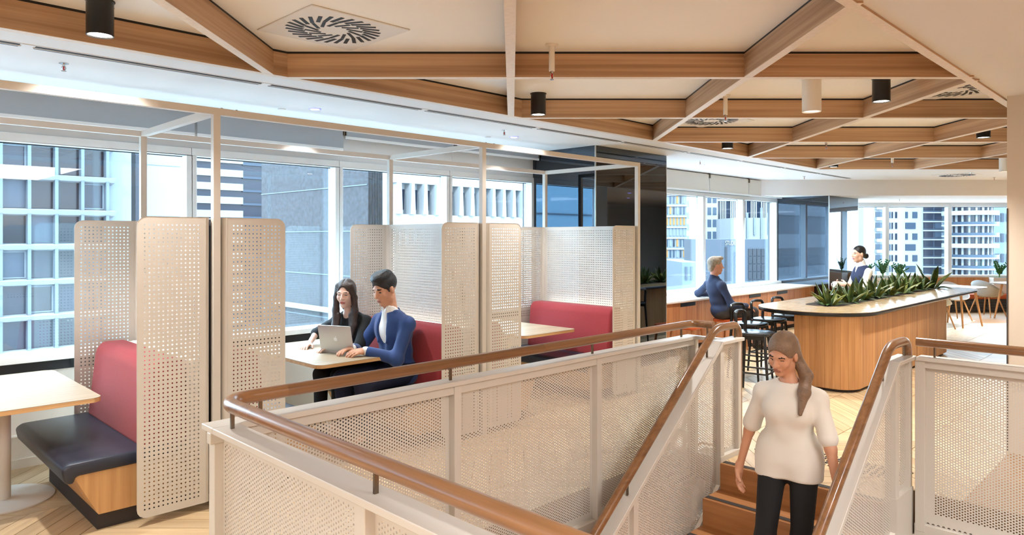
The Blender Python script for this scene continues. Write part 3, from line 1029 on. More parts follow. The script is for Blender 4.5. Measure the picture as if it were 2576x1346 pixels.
# one continuous handrail over B1 and B2 (belongs to the long guard)
hr_tube(fillet([(5.285, 2.93, HRZ), (5.285, V1, HRZ), (3.4, V1, HRZ)], 0.14, 8), g1, M_RAIL)
hr_tube([(3.4, V1, HRZ), (1.6, V1, HRZ)], g1, M_RAIL)
hr_tube(fillet([(1.6, V1, HRZ), (U2, V1, HRZ), (U2, 2.7, HRZ)], 0.17, 10), g1, M_RAIL)
hr_tube([(U2, 2.7, HRZ), (U2, 0.3, HRZ)], g2, M_RAILY)

# B3 and B4, raking guards either side of the flight
def raking(v, label, vis_side, brk):
    g = thing('stair_guard', label, 'balustrade', (0, v, 0), 0, 'perforated stair guards')
    ue, ub, ul = 5.455, 5.10, 1.9
    zt = lambda u: CAPZ0 - SL * (ub - u)
    zb = lambda u: zt(u) - 1.16
    me = perf_hex('perforated_panel', [(ub + 0.04, 0.03), (ue, 0.03), (ue, CAPZ0), (ub + 0.04, CAPZ0)], HP, HR_, 0.045)
    obj('perforated_panel', me, M_GUARD, g)
    seams = [5.14, 3.95, 2.80, 1.9]
    for a, b in zip(seams[:-1], seams[1:]):
        me = perf_hex('perforated_panel', [(b, zb(b)), (a, zb(a)), (a, zt(a)), (b, zt(b))], HP, HR_, 0.045)
        obj('perforated_panel', me, M_GUARD, g)
    MB().box(ue - 0.05, ue, -0.03, 0.03, 0.0, CAPZ0).build('post', M_GUARD, g, bevel=0.002, seg=1)
    MB().box(ub - 0.0, ub + 0.06, -0.035, 0.035, zb(ub), zt(ub)).build('post', M_GUARD, g, bevel=0.002, seg=1)
    for u in seams[1:]:
        MB().box(u - 0.025, u + 0.025, -0.035, 0.02, zb(u), zt(u)).build('post', M_GUARD, g)
    MB().prism_y([(ub, CAPZ0), (ue, CAPZ0), (ue, CAPZ1), (ub, CAPZ1)], -0.06, 0.06).build('top_cap', M_GUARD, g, bevel=0.003, seg=1)
    MB().prism_y([(ul, zt(ul) - 0.01), (ub, CAPZ0 - 0.01), (ub, CAPZ1), (ul, zt(ul) + 0.035)], -0.06, 0.06).build('raking_cap', M_GUARD, g, bevel=0.003, seg=1)
    MB().prism_y([(ul, zb(ul) - 0.30), (ub, zb(ub) - 0.30), (ub, zb(ub) + 0.05), (ul, zb(ul) + 0.05)], -0.03, 0.03).build('stringer', M_WHITE, g)
    MB().box(ub - 0.004, ue + 0.004, -0.040, 0.040, -0.52, 0.04).build('bottom_rail', M_GUARD, g)
    hz = HRZ + 0.006
    pts = fillet([(ue + 0.005, 0, 0.0), (ue + 0.005, 0, hz), (ub - 0.02, 0, hz), (ul, 0, hz - SL * (ub - 0.02 - ul))], 0.10, 8)
    hr_tube(pts, g, M_RAIL)
    for u in brk:
        z = CAPZ1 if u > ub else zt(u) + 0.03
        zz = hz if u > ub else hz - SL * (ub - 0.02 - u)
        bracket(u, 0, z, zz - 0.02, g)
    return g
raking(V3, 'raking perforated guard on the left of the stair flight with bent oak rail', -1, (5.40, 4.95, 3.9, 2.9))
raking(V4, 'raking perforated guard on the right of the stair flight beside the cream guard', -1, (5.40, 4.95, 3.9, 2.9))

# B5, guard at the right edge
g5 = thing('stair_guard', 'perforated cream guard with straight oak rail at the lower right edge', 'balustrade', (0, 0, 0), 0, 'perforated stair guards')
UB5 = 5.463
me = perf_hex('perforated_panel', [(-1.44, PBOT + 0.03), (-0.30, PBOT + 0.03), (-0.30, CAPZ0), (-1.44, CAPZ0)], HP, HR_ + 0.0006, 0.075, fine=True)
obj('perforated_panel', me, M_GUARD, g5, (UB5, 0, 0), -math.pi / 2)
for v in (1.44, 0.30):
    MB().box(UB5 - 0.045, UB5 + 0.03, v - 0.03, v + 0.03, PBOT - 0.02, CAPZ0).build('post', M_GUARD, g5, bevel=0.002, seg=1)
MB().box(UB5 - 0.06, UB5 + 0.06, 0.25, 1.46, CAPZ0, CAPZ1).box(UB5 - 0.035, UB5 + 0.02, 0.25, 1.46, CAPZ0 - 0.05, CAPZ0).build('top_cap', M_GUARD, g5, bevel=0.003, seg=1)
MB().box(UB5 - 0.042, UB5 + 0.033, 0.25, 1.475, PBOT - 0.052, PBOT + 0.03).build('bottom_rail', M_GUARD, g5, bevel=0.002, seg=1)
hr_tube([(UB5, 1.47, HRZ), (UB5, 0.28, HRZ)], g5, M_RAILY)
for v in (1.36, 0.45):
    bracket(UB5, v, CAPZ1, HRZ - 0.025, g5)

# the flight
st = thing('staircase', 'oak stair flight descending between the perforated guards', 'staircase', (5.1, 0, 0))
NR, GO, RI = 17, 0.268, 0.205
ME_TR = MB().box(-GO, 0.0, 1.572, 2.758, -0.04, 0.0).mesh('tread', bevel=0.003, seg=1)
ME_RI = MB().box(-0.02, 0.0, 1.572, 2.758, -RI, -0.004).mesh('riser')
ME_NO = MB().box(0.004, 0.052, 1.58, 2.75, 0.0, 0.003).mesh('nosing_strip')
ME_NW = MB().box(-GO + 0.004, -GO + 0.052, 1.58, 2.75, 0.0, 0.003).mesh('nosing_strip')
for i in range(NR):
    obj('riser', ME_RI, M_STAIR, st, (-GO * i, 0, -RI * i))
    if i < NR - 1:
        t = obj('tread', ME_TR, M_STAIR, st, (-GO * i - 0.02 + 0.02, 0, -RI * (i + 1)))
        obj('nosing_strip', ME_NW, M_NOSE, t)
obj('nosing_strip', ME_NO, M_NOSE, st)
struct(MB().box(0.38, 1.0, 1.572, 2.758, -3.72, -3.48).build('floor_lower_step', M_FLOORB))

tac = thing('tactile_studs', 'field of small dark tactile studs on the floor at the stair head', 'floor studs', (5.62, 1.62, 0))
ME_ST = MB().lathe([(0.017, 0.0), (0.016, 0.004), (0.010, 0.006), (0.0, 0.006)], 12).mesh('stud', smooth=True)
for i in range(6):
    for j in range(23):
        obj('stud', ME_ST, M_NOSE, tac, (i * 0.052, j * 0.05, 0))

# ================================================================== ISLAND
def tile_top(name):
    m = mat(name, (214, 188, 150), 0.16)
    nt = m.node_tree
    L = nt.links.new
    b = nt.nodes['Principled BSDF']
    tc = nt.nodes.new('ShaderNodeTexCoord')
    br = nt.nodes.new('ShaderNodeTexBrick')
    br.inputs['Color1'].default_value = (*lin((218, 194, 158)), 1)
    br.inputs['Color2'].default_value = (*lin((206, 178, 138)), 1)
    br.inputs['Mortar'].default_value = (*lin((196, 172, 138)), 1)
    br.inputs['Scale'].default_value = 1.0
    br.inputs['Mortar Size'].default_value = 0.003
    br.inputs['Brick Width'].default_value = 0.15
    br.inputs['Row Height'].default_value = 0.05
    L(tc.outputs['Object'], br.inputs['Vector'])
    L(br.outputs['Color'], b.inputs['Base Color'])
    n = nt.nodes.new('ShaderNodeTexNoise')
    n.inputs['Scale'].default_value = 14
    L(tc.outputs['Object'], n.inputs['Vector'])
    bp = nt.nodes.new('ShaderNodeBump')
    bp.inputs['Strength'].default_value = 0.35
    bp.inputs['Distance'].default_value = 0.012
    L(n.outputs['Fac'], bp.inputs['Height'])
    L(bp.outputs['Normal'], b.inputs['Normal'])
    return m
M_TILE = tile_top('glazed_counter_tile')
M_SOIL = mat('dark_gravel', (48, 42, 38), 0.95, bump=1.0, bscale=70, vary=0.6, vscale=60)
isl = thing('kitchen_island', 'long rounded oak island with glazed top and black edge', 'island', (8.15, 2.77, 0))
IL, IW = 5.85, 1.37
co_ = rrect(0, IL, 0, IW, [0.42, 0.30, 0.60, 0.66], 12)
MB().prism(co_, 0.872, 0.914).build('counter_edge', mat('black_counter_edge', (26, 28, 32), 0.25), isl, bevel=0.006, smooth=True)
MB().prism(co_, 0.914, 0.920).build('counter_top', M_TILE, isl)
bo = rrect(0.17, 4.25, 0.11, 0.80, [0.24, 0.05, 0.05, 0.24], 6)
MB().prism(rrect(0.19, 4.23, 0.13, 0.78, [0.22, 0.04, 0.04, 0.22], 6), 0.03, 0.872).build('base_core', M_CABZ, isl)
MB().prism(rrect(0.21, 4.21, 0.15, 0.76, [0.2, 0.04, 0.04, 0.2], 6), 0.0, 0.06).build('toe_kick', M_NOSE, isl)
# boards round the base
ME_BD = MB().box(-0.0425, 0.0425, -0.022, 0.0, 0.035, 0.871).mesh('board', bevel=0.002, seg=1)
acc, step = 0.0, 0.0858
nb = len(bo)
nxt = step / 2
for i in range(nb):
    p, q = Vector(bo[i]), Vector(bo[(i + 1) % nb])
    L_ = (q - p).length
    if L_ < 1e-6:
        continue
    d = (q - p) / L_
    while nxt <= acc + L_:
        c = p + d * (nxt - acc)
        obj('board', ME_BD, M_OAKZ, isl, (c.x, c.y, 0), math.atan2(d.y, d.x) + math.pi)
        nxt += step
    acc += L_
MB().prism(rrect(0.80, 5.40, 0.52, 0.96, 0.16), 0.918, 0.9235).build('planter_soil', M_SOIL, isl)

# ---- plants in the island
def leaf_mesh(name, L, W, bend, fold):
    v, f = [], []
    N = 6
    for i in range(N + 1):
        t = i / N
        w = W * (math.sin(math.pi * min(1, (t * 0.86 + 0.14))) ** 0.8) * (1 - 0.15 * t) if t < 1 else 0.0
        x = bend * t * t * L
        z = L * t * (1 - 0.25 * bend * t)
        for s in (-1, 0, 1):
            v.append((x - fold * w * abs(s) * -1, s * w, z))
    for i in range(N):
        for j in (0, 1):
            a = i * 3 + j
            f.append((a, a + 1, a + 4, a + 3))
    return MB().add(v, f).mesh(name, smooth=True)
def leaf_mat(name, a, b):
    m = mat(name, a, 0.38, spec=0.5)
    nt = m.node_tree
    bs = nt.nodes['Principled BSDF']
    tc = nt.nodes.new('ShaderNodeTexCoord')
    w = nt.nodes.new('ShaderNodeTexNoise')
    w.inputs['Scale'].default_value = 22
    r = nt.nodes.new('ShaderNodeValToRGB')
    r.color_ramp.elements[0].position = 0.38
    r.color_ramp.elements[1].position = 0.66
    r.color_ramp.elements[0].color = (*lin(a), 1)
    r.color_ramp.elements[1].color = (*lin(b), 1)
    nt.links.new(tc.outputs['Object'], w.inputs['Vector'])
    nt.links.new(w.outputs['Fac'], r.inputs['Fac'])
    nt.links.new(r.outputs['Color'], bs.inputs['Base Color'])
    return m
LEAF = [leaf_mesh('leaf', 0.25, 0.030, 0.25, 0.6), leaf_mesh('leaf', 0.21, 0.032, 0.45, 0.7), leaf_mesh('leaf', 0.15, 0.030, 0.8, 0.5)]
LM = [leaf_mat('snake_leaf_green', (48, 72, 36), (98, 118, 56)), leaf_mat('snake_leaf_olive', (70, 88, 38), (142, 148, 74)), leaf_mat('snake_leaf_dark', (36, 62, 38), (84, 112, 58))]
for k, l in enumerate(LEAF):
    l.materials.append(LM[k])
rnd = random.Random(3)
NPL = 17
for i in range(NPL):
    u = 8.15 + 0.98 + (5.3 - 0.98) * i / (NPL - 1) + rnd.uniform(-0.05, 0.05)
    v = 2.77 + 0.74 + (0.09 if i % 2 else -0.08) + rnd.uniform(-0.03, 0.03)
    if i == 0:
        lb = 'spiky snake plant at the near end of the island planter'
    elif i == NPL - 1:
        lb = 'tall spiky snake plant at the far end of the island planter'
    else:
        ORD = ['', 'second', 'third', 'fourth', 'fifth', 'sixth', 'seventh', 'eighth', 'ninth']
        lb = ('spiky snake plant, %s from the near end of the island planter' % ORD[i]) if i < 9 else ('spiky snake plant, %s from the far end of the island planter' % ORD[NPL - 1 - i])
    r = thing('snake_plant', lb, 'plant', (u, v, 0.9235), rnd.uniform(0, 6.28), 'snake plants along the island')
    sc = rnd.uniform(0.95, 1.3) * (1.35 if i in (NPL - 1,) else 1.0)
    r.scale = (sc, sc, sc)
    for k in range(13):
        kind = 0 if k < 4 else (1 if k < 9 else 2)
        a = k * 2.4 + rnd.uniform(-0.3, 0.3)
        o = bpy.data.objects.new('leaf', LEAF[kind])
        COL.objects.link(o)
        o.parent = r
        rr = (0.012, 0.03, 0.045)[kind]
        o.location = (rr * math.cos(a), rr * math.sin(a), -0.004)
        tilt = (0.12, 0.42, 0.75)[kind] + rnd.uniform(-0.1, 0.12)
        o.rotation_euler = (0, tilt, a)
        s = rnd.uniform(0.85, 1.2)
        o.scale = (s, s, s)

# ================================================================== STOOLS
def stool_parts(h, m, mseat):
    d = []
    s = MB()
    pts = []
    for k in range(28):
        a = 2 * math.pi * k / 28
        c, sn = math.cos(a), math.sin(a)
        e = 2 / 3.0
        pts.append((0.205 * math.copysign(abs(c) ** e, c), (0.215 - 0.02 * c) * math.copysign(abs(sn) ** e, sn)))
    d.append(('seat', MB().prism(pts, h - 0.028, h).mesh('seat', smooth=True, bevel=0.008), mseat))
    for (sx, sy) in ((1, 1), (1, -1), (-1, 1), (-1, -1)):
        top = (0.145 * sx, 0.15 * sy, h - 0.02) if sx > 0 else (-0.165, 0.165 * sy, h + 0.10)
        d.append(('leg', MB().tube([(0.205 * sx, 0.195 * sy, 0), ((0.15 if sx > 0 else -0.17) if True else 0, 0.155 * sy, h - 0.05), top], [0.013, 0.02, 0.02], 8).mesh('leg', smooth=True), m))
    d.append(('backrest', MB().tube(fillet([(-0.165, 0.165, h + 0.09), (-0.172, 0.172, h + 0.215), (-0.215, 0.0, h + 0.225), (-0.172, -0.172, h + 0.215), (-0.165, -0.165, h + 0.09)], 0.06, 5), 0.019, 8).mesh('backrest', smooth=True), m))
    z = h * 0.36
    e = 0.185
    for (p, q) in (((e, e), (e, -e)), ((e, -e), (-e, -e)), ((-e, -e), (-e, e)), ((-e, e), (e, e))):
        d.append(('footrest', MB().tube([(*p, z), (*q, z)], 0.010, 8).mesh('footrest', smooth=True), m))
    for y0 in (-0.155, 0.135):
        d.append(('apron', MB().box(-0.15, 0.15, y0, y0 + 0.02, h - 0.075, h - 0.028).mesh('apron'), m))
    return d
M_SEATB = mat('black_seat_satin', (30, 33, 38), 0.22, bump=0.05, bscale=30)
SP_ = stool_parts(0.70, M_BLACKW, M_SEATB)
def stool(u, v, rz, label, parts=SP_, grp='black timber counter stools'):
    r = thing('counter_stool', label, 'stool', (u, v, 0), rz, grp)
    for (nm, me, m) in parts:
        obj(nm, me, m, r)
    return r
stool(7.66, 3.72, -math.pi / 2 + 0.15, 'black counter stool nearest the stair guard')
stool(8.42, 4.16, -math.pi / 2, 'black counter stool second from the stair guard')
stool(9.05, 4.20, -math.pi / 2, 'black counter stool third from the stair guard')
stool(9.72, 4.22, -math.pi / 2, 'black counter stool farthest from the stair, mostly behind the island')
SPW = stool_parts(0.61, M_BLACKW, M_SEATB)
def low_stool(u, v, rz, label, h):
    r = thing('low_stool', label, 'stool', (u, v, 0), rz, 'tan stools along the timber counter')
    MB().prism(rrect(-0.21, 0.21, -0.21, 0.21, 0.09), h - 0.045, h).build('seat', M_ORANGE, r, bevel=0.014, smooth=True)
    for sx in (-1, 1):
        for sy in (-1, 1):
            MB().tube([(0.20 * sx, 0.20 * sy, 0), (0.155 * sx, 0.155 * sy, h - 0.04)], [0.014, 0.02], 8).build('leg', M_CABZ, r, smooth=True)
        MB().tube([(0.19 * sx, -0.19, 0.16), (0.19 * sx, 0.19, 0.16)], 0.011, 8).build('stretcher', M_CABZ, r)
low_stool(10.28, 5.42, 0, 'tan timber stool under the seated grey-haired man', 0.50)
low_stool(9.04, 5.44, 0.1, 'empty tan timber stool beside the near mirror column', 0.50)

# ================================================================== WINDOW COUNTER
ct = thing('window_counter', 'long white worktop running under the right-hand windows', 'worktop', (8.72, 5.80, 0))
MB().box(0, 5.94, 0, 0.825, 0.772, 0.80).build('worktop', mat('white_worktop', (236, 232, 226), 0.3), ct, bevel=0.003, seg=1)
for x in (0.55, 2.4, 4.2):
    MB().box(x, x + 0.42, 0.25, 0.40, 0.80, 0.802).build('cable_hatch', M_TRIMR, ct)
cu = [8.72, 9.50, 10.633, 11.77, 12.90, 14.03, 14.66]
where = ['beside the near mirror column', 'left of the seated man', 'behind the seated man', 'right of the seated man', 'near the far mirror column', 'against the far mirror column']
for i, (a, b) in enumerate(zip(cu[:-1], cu[1:])):
    r = thing('counter_cabinet', 'timber veneer cabinet unit under the white worktop ' + where[i], 'cabinet', (a, 5.84, 0), 0, 'cabinets under the window counter')
    w_ = b - a
    MB().box(0.0, w_, 0.02, 0.75, 0.08, 0.772).build('carcass', M_CABZ, r)
    MB().box(0.0, w_, 0.06, 0.70, -0.004, 0.08).build('plinth', M_NOSE, r)
    if i in (0, 5):
        MB().box(0.003, w_ - 0.003, 0.0, 0.02, 0.09, 0.765).build('door', M_CABZ, r)
    else:
        d1 = MB().box(0.003, 0.74, 0.0, 0.02, 0.09, 0.765).build('door', M_CABZ, r)
        MB().box(0.02, 0.46, -0.006, 0.004, 0.700, 0.758).build('handle', M_BLACK, d1, bevel=0.004)
        MB().box(0.746, w_ - 0.003, 0.0, 0.02, 0.09, 0.765).build('door', M_CABZ, r)

# ================================================================== FAR LOUNGE
def frame_far(name, label, cat, X, Y, rz=0.0, grp=None):
    return thing(name, label, cat, (*cam(X, Y), 0), -math.pi / 4 + rz, grp)
fbn = frame_far('window_bench', 'built-in bench with dark brick base below the far windows', 'bench', 7.7, 16.75)
MB().box(0, 7.2, 0.012, 0.50, 0, 0.30).build('brick_core', M_MORTAR, fbn)
ME_BR = MB().box(0.003, 0.237, 0, 0.014, 0.003, 0.060).mesh('brick', bevel=0.002, seg=1)
ME_BH = MB().box(0.003, 0.117, 0, 0.014, 0.003, 0.060).mesh('brick', bevel=0.002, seg=1)
for c in range(5):
    n = 29
    for k in range(n):
        x = k * 0.24 + (0.12 if c % 2 else 0)
        obj('brick', ME_BR, M_BRICK, fbn, (x, 0, c * 0.061))
    if c % 2:
        obj('brick', ME_BH, M_BRICK, fbn, (0, 0, c * 0.061))
MB().box(0, 7.2, 0.0, 0.50, 0.305, 0.42).build('seat_cushion', M_ORANGE, fbn, bevel=0.02, smooth=True)
MB().box(0, 7.2, 0.43, 0.52, 0.42, 0.80).build('back_panel', M_OAKZ, fbn)
def planter(X0, X1, label):
    r = frame_far('planter_box', label, 'planter', X0, 17.0, 0, 'white planter boxes on the far bench')
    MB().box(0, X1 - X0, 0, 0.17, 0.42, 0.80).build('box', M_WHITE, r, bevel=0.004)
    MB().box(0.015, X1 - X0 - 0.015, 0.015, 0.155, 0.80, 0.803).build('soil', M_SOIL, r)
planter(8.45, 9.75, 'white planter box under the far windows behind the woman')
planter(11.65, 12.6, 'white planter box under the far windows beside the cream wall')
M_ZZ = mat('glossy_green_leaf', (44, 104, 58), 0.3, vary=0.25, vscale=30)
M_ZS = mat('green_stem', (84, 128, 62), 0.5)
def zz(X, label, hh, seed):
    r = frame_far('potted_plant', label, 'plant', X, 17.09, 0, 'leafy plants at the far windows')
    rr = random.Random(seed)
    st_, fo = MB(), MB()
    for k in range(9):
        a = k * 0.75 + rr.uniform(-0.2, 0.2)
        H = hh * rr.uniform(0.65, 1.05)
        sp = rr.uniform(0.08, 0.24)
        pts = [(sp * math.cos(a) * t ** 1.6, 0.5 * sp * math.sin(a) * t ** 1.6, 0.803 + H * t * (1 - 0.12 * t)) for t in (0, .25, .5, .75, 1)]
        st_.tube(pts, [0.008, 0.007, 0.006, 0.005, 0.003], 5)
        for j in range(12):
            t = 0.28 + 0.72 * j / 11
            p = Vector((sp * math.cos(a) * t ** 1.6, 0.5 * sp * math.sin(a) * t ** 1.6, 0.803 + H * t * (1 - 0.12 * t)))
            s = 1 if j % 2 else -1
            d = Vector((math.cos(a + s * 1.4), math.sin(a + s * 1.4) * 0.6, 0.55)).normalized()
            sd = d.cross(Vector((0.2, 1, 0.1))).normalized()
            l, w_ = 0.075 * (1.15 - 0.4 * t), 0.02
            fo.add([p, p + d * l * 0.5 + sd * w_, p + d * l, p + d * l * 0.5 - sd * w_], [(0, 1, 2, 3)])
    st_.build('stems', M_ZS, r, smooth=True)
    fo.build('leaflets', M_ZZ, r)['kind'] = 'stuff'
zz(8.62, 'leafy green plant just behind the head of the woman', 0.34, 1)
zz(9.02, 'tallest leafy green plant in the white planter', 0.46, 2)
zz(9.42, 'leafy green plant at the right end of the white planter', 0.36, 3)
zz(11.85, 'leafy green plant beside the cream wall', 0.44, 4)

def shell_mesh():
    v, f = [], []
    NA, NT = 36, 9
    for i in range(NT + 1):
        t = i / NT
        for k in range(NA):
            a = 2 * math.pi * k / NA            # 0 = front
            back = (1 - math.cos(a)) / 2
            rim = 0.455 + 0.36 * back ** 1.3
            r = 0.05 + 0.25 * t ** 0.7
            z = 0.43 + (rim - 0.43) * t ** 2.6
            v.append((r * math.cos(a) * 0.95, r * math.sin(a) * 1.08, z))
    for i in range(NT):
        for k in range(NA):
            k2 = (k + 1) % NA
            f.append((i * NA + k, i * NA + k2, (i + 1) * NA + k2, (i + 1) * NA + k))
    f.append(tuple(range(NA - 1, -1, -1)))
    return MB().add(v, f).mesh('shell', smooth=True)
ME_SHELL = shell_mesh()
ME_CLEG = {}
for sx in (-1, 1):
    for sy in (-1, 1):
        ME_CLEG[(sx, sy)] = MB().tube([(0.25 * sx, 0.26 * sy, 0), (0.15 * sx, 0.15 * sy, 0.415), (0.02 * sx, 0.06 * sy, 0.425)], [0.012, 0.017, 0.015], 8).mesh('leg', smooth=True)
def shell_chair(X, Y, rz, label):
    r = frame_far('shell_chair', label, 'chair', X, Y, rz, 'grey shell armchairs')
    o = obj('shell', ME_SHELL, M_SHELL, r)
    sm = o.modifiers.new('thickness', 'SOLIDIFY')
    sm.thickness = 0.012
    for k in ME_CLEG:
        obj('leg', ME_CLEG[k], M_LEGW, r)
    return r
shell_chair(9.50, 15.15, -math.pi / 2, 'grey shell armchair behind the end of the island counter')
shell_chair(10.75, 15.9, 0.35, 'grey shell armchair turned to the small table by the cream wall')
shell_chair(8.25, 13.75, 0.3, 'grey shell armchair mostly hidden behind the oak island base')
def cafe_table(X, Y, label, rz):
    r = frame_far('cafe_table', label, 'table', X, Y, rz, 'white cafe tables')
    pts = rrect(-0.42, 0.42, -0.42, 0.42, 0.08)
    MB().prism(pts, 0.772, 0.79).build('table_top', mat('white_laminate', (236, 238, 240), 0.35), r)
    MB().prism(rrect(-0.415, 0.415, -0.415, 0.415, 0.08), 0.762, 0.772).build('table_edge', mat('dark_table_edge', (52, 60, 74), 0.5), r)
    for sx in (-1, 1):
        for sy in (-1, 1):
            MB().tube([(0.34 * sx, 0.34 * sy, 0), (0.24 * sx, 0.24 * sy, 0.765)], [0.016, 0.026], 10).build('leg', M_LEGW, r, smooth=True)
cafe_table(8.95, 14.2, 'white cafe table with oak legs at the end of the island', 0.5)
cafe_table(11.05, 15.25, 'white cafe table with oak legs beside the cream wall', 0.2)

# slim dark door edge on the cream wall
d_ = thing('door_1', '', 'door', (7.03, 0.9, 0))
del d_['category']; del d_['label']
struct(d_)
MB().box(-0.012, 0.0, -1.0, 0.0, 0.0, 2.2).build('door_leaf', M_WALL, d_)
MB().box(-0.016, 0.0, 0.0, 0.012, 0.0, 2.2).build('door_trim', M_TRIM, d_)
struct(MB().box(7.024, 7.032, 1.213, 1.222, 0.0, 2.02).build('trim_8', M_NOSE), 'slim dark edge strip on the corner of the cream wall')

# ================================================================== THE CITY OUTSIDE
M_XGLASS = mat('facade_glass_blue', (19, 28, 41), 0.2, spec=0.25)
M_XGLASS2 = mat('facade_glass_pale', (36, 49, 63), 0.3, spec=0.25)
M_XGLASS3 = mat('facade_glass_dark', (12, 18, 28), 0.15, spec=0.25)
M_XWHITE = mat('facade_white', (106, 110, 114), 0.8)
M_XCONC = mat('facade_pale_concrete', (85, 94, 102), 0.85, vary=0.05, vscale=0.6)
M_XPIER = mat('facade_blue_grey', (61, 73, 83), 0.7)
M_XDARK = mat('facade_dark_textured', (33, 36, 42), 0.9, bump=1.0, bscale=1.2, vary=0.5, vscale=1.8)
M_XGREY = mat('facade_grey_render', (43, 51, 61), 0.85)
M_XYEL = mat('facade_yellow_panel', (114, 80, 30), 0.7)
M_STREET = mat('distant_ground', (176, 180, 182), 0.95, vary=0.25, vscale=0.02)
struct(MB().box(-400, 900, -400, 900, -62, -60).build('ground', M_STREET), 'city ground far below')

def unit(name, w, d, h):
    return MB().box(0, w, 0, d, 0, h).mesh(name)

def parts_grid(parent, name, me, m, xs, zs, y):
    for z in zs:
        for x in xs:
            obj(name, me, m if not isinstance(m, list) else m[(int(x * 7) + int(z * 3)) % len(m)], parent, (x, y, z))

# gridded concrete office block, parallel to the window wall
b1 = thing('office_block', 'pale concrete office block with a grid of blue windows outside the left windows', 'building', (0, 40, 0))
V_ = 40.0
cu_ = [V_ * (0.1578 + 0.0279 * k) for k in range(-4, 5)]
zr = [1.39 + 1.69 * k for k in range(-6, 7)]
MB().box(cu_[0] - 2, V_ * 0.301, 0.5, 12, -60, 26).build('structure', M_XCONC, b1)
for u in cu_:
    MB().box(u - 0.07, u + 0.07, -0.05, 0.5, -12, 16).build('pier', M_XPIER, b1)
for z in zr:
    MB().prism_x([(0.5, z - 0.28), (0.0, z - 0.20), (-0.28, z + 0.02), (0.5, z + 0.10)], cu_[0] - 2, cu_[-1] + 0.35).build('sill_band', M_XWHITE, b1)
gm = [unit('window', 0.98, 0.05, 1.30), unit('window', 0.98, 0.05, 1.30), unit('window', 0.98, 0.05, 1.30)]
for k, mm in enumerate((M_XGLASS, M_XGLASS3, M_XGLASS2)):
    gm[k].materials.append(mm)
fm = MB().box(0, 0.98, 0, 0.05, 0, 0.06).box(0, 0.98, 0, 0.05, 1.24, 1.30).box(0, 0.06, 0, 0.05, 0.06, 1.24).box(0.92, 0.98, 0, 0.05, 0.06, 1.24).mesh('sash')
rr = random.Random(5)
for a in cu_[:-1]:
    for z in zr[:-1]:
        k = rr.choice((0, 0, 1, 2))
        o = obj('window', gm[k], None, b1, (a + 0.07, 0.42, z + 0.12))
        if rr.random() < 0.4:
            obj('sash', fm, M_XCONC, o, (0, -0.05, 0))

b2 = thing('office_block', 'plain white tower between the gridded block and the striped tower', 'building', (0, 44, 0))
MB().box(44 * 0.302, 44 * 0.374, 0, 12, -60, 30).build('structure', M_XWHITE, b2)
for z in range(-10, 12, 2):
    MB().box(44 * 0.302, 44 * 0.374, -0.02, 0, z * 1.5, z * 1.5 + 0.03).build('panel_joint', M_XPIER, b2)
MB().box(44 * 0.302, 44 * 0.312, -0.06, 0, -30, 30).build('glass_edge', M_XGLASS, b2)

b3 = thing('striped_tower', 'tall tower with white and blue horizontal stripes', 'building', (0, 170, 0))
MB().box(170 * 0.378, 170 * 0.52, 0, 30, -60, 90).build('glass_body', M_XGLASS, b3)
for k in range(-14, 20):
    MB().box(170 * 0.376, 170 * 0.445, -0.6, 0, k * 3.3, k * 3.3 + 1.7).build('white_band', M_XWHITE, b3)
    MB().box(170 * 0.445, 170 * 0.52, -0.5, 0, k * 3.3 - 0.2, k * 3.3 + 0.35).build('floor_band', M_XGLASS2, b3)

b4 = thing('textured_building', 'dark blue-grey building with rough textured facade', 'building', (0, 0, 0))
MB().box(56, 76, 85, 118, -60, 48).build('structure', M_XDARK, b4)
for k in range(-4, 6):
    MB().box(55.9, 56.0, 85, 118, k * 6.6 + 2.6, k * 6.6 + 2.75).build('joint_line', M_XPIER, b4)
for k in range(24):
    MB().box(56 + k * 0.28, 56.14 + k * 0.28, 84.85, 85, -40, 48).build('rib', M_XDARK, b4)
MB().box(55.2, 56.0, 88, 112, -9.6, -8.9).build('ledge', M_XWHITE, b4)
MB().box(46, 55.4, 96, 118, -60, -14).build('lower_wing', M_XGREY, b4)

b5 = thing('sculpted_building', 'white building with flared piers and small recessed windows', 'building', (50.2, 70, 0))
MB().box(-0.6, 26, 0.8, 2.0, -60, 16).build('structure', M_XWHITE, b5)
MB().prism_y([(-1.6, -60), (26, -60), (26, 4.6), (-0.9, 4.6)], -0.3, 0.9).build('lower_wall', M_XWHITE, b5)
MB().prism_y([(-0.4, 8.4), (26, 8.4), (26, 16), (0.3, 16)], -0.3, 0.9).build('upper_wall', M_XWHITE, b5)
wme = unit('window', 1.15, 0.06, 2.5)
for k in range(12):
    x = 0.7 + 1.95 * k
    if k in (3, 7):
        continue
    obj('window', wme, M_XGLASS, b5, (x, 0.72, 5.2))
for k in range(13):
    x = -0.15 + 1.95 * k
    MB().prism_y([(x - 0.15, 4.6), (x + 0.62, 4.6), (x + 0.46, 8.4), (x + 0.02, 8.4)], -0.7, 0.9).build('pier', M_XWHITE, b5)

# buildings seen through the right-hand and far windows: facades set square to the view
_PANES = {}
def pane_of(me, m):
    k = (me.name, m.name)
    if k not in _PANES:
        _PANES[k] = me.copy()
    return _PANES[k]

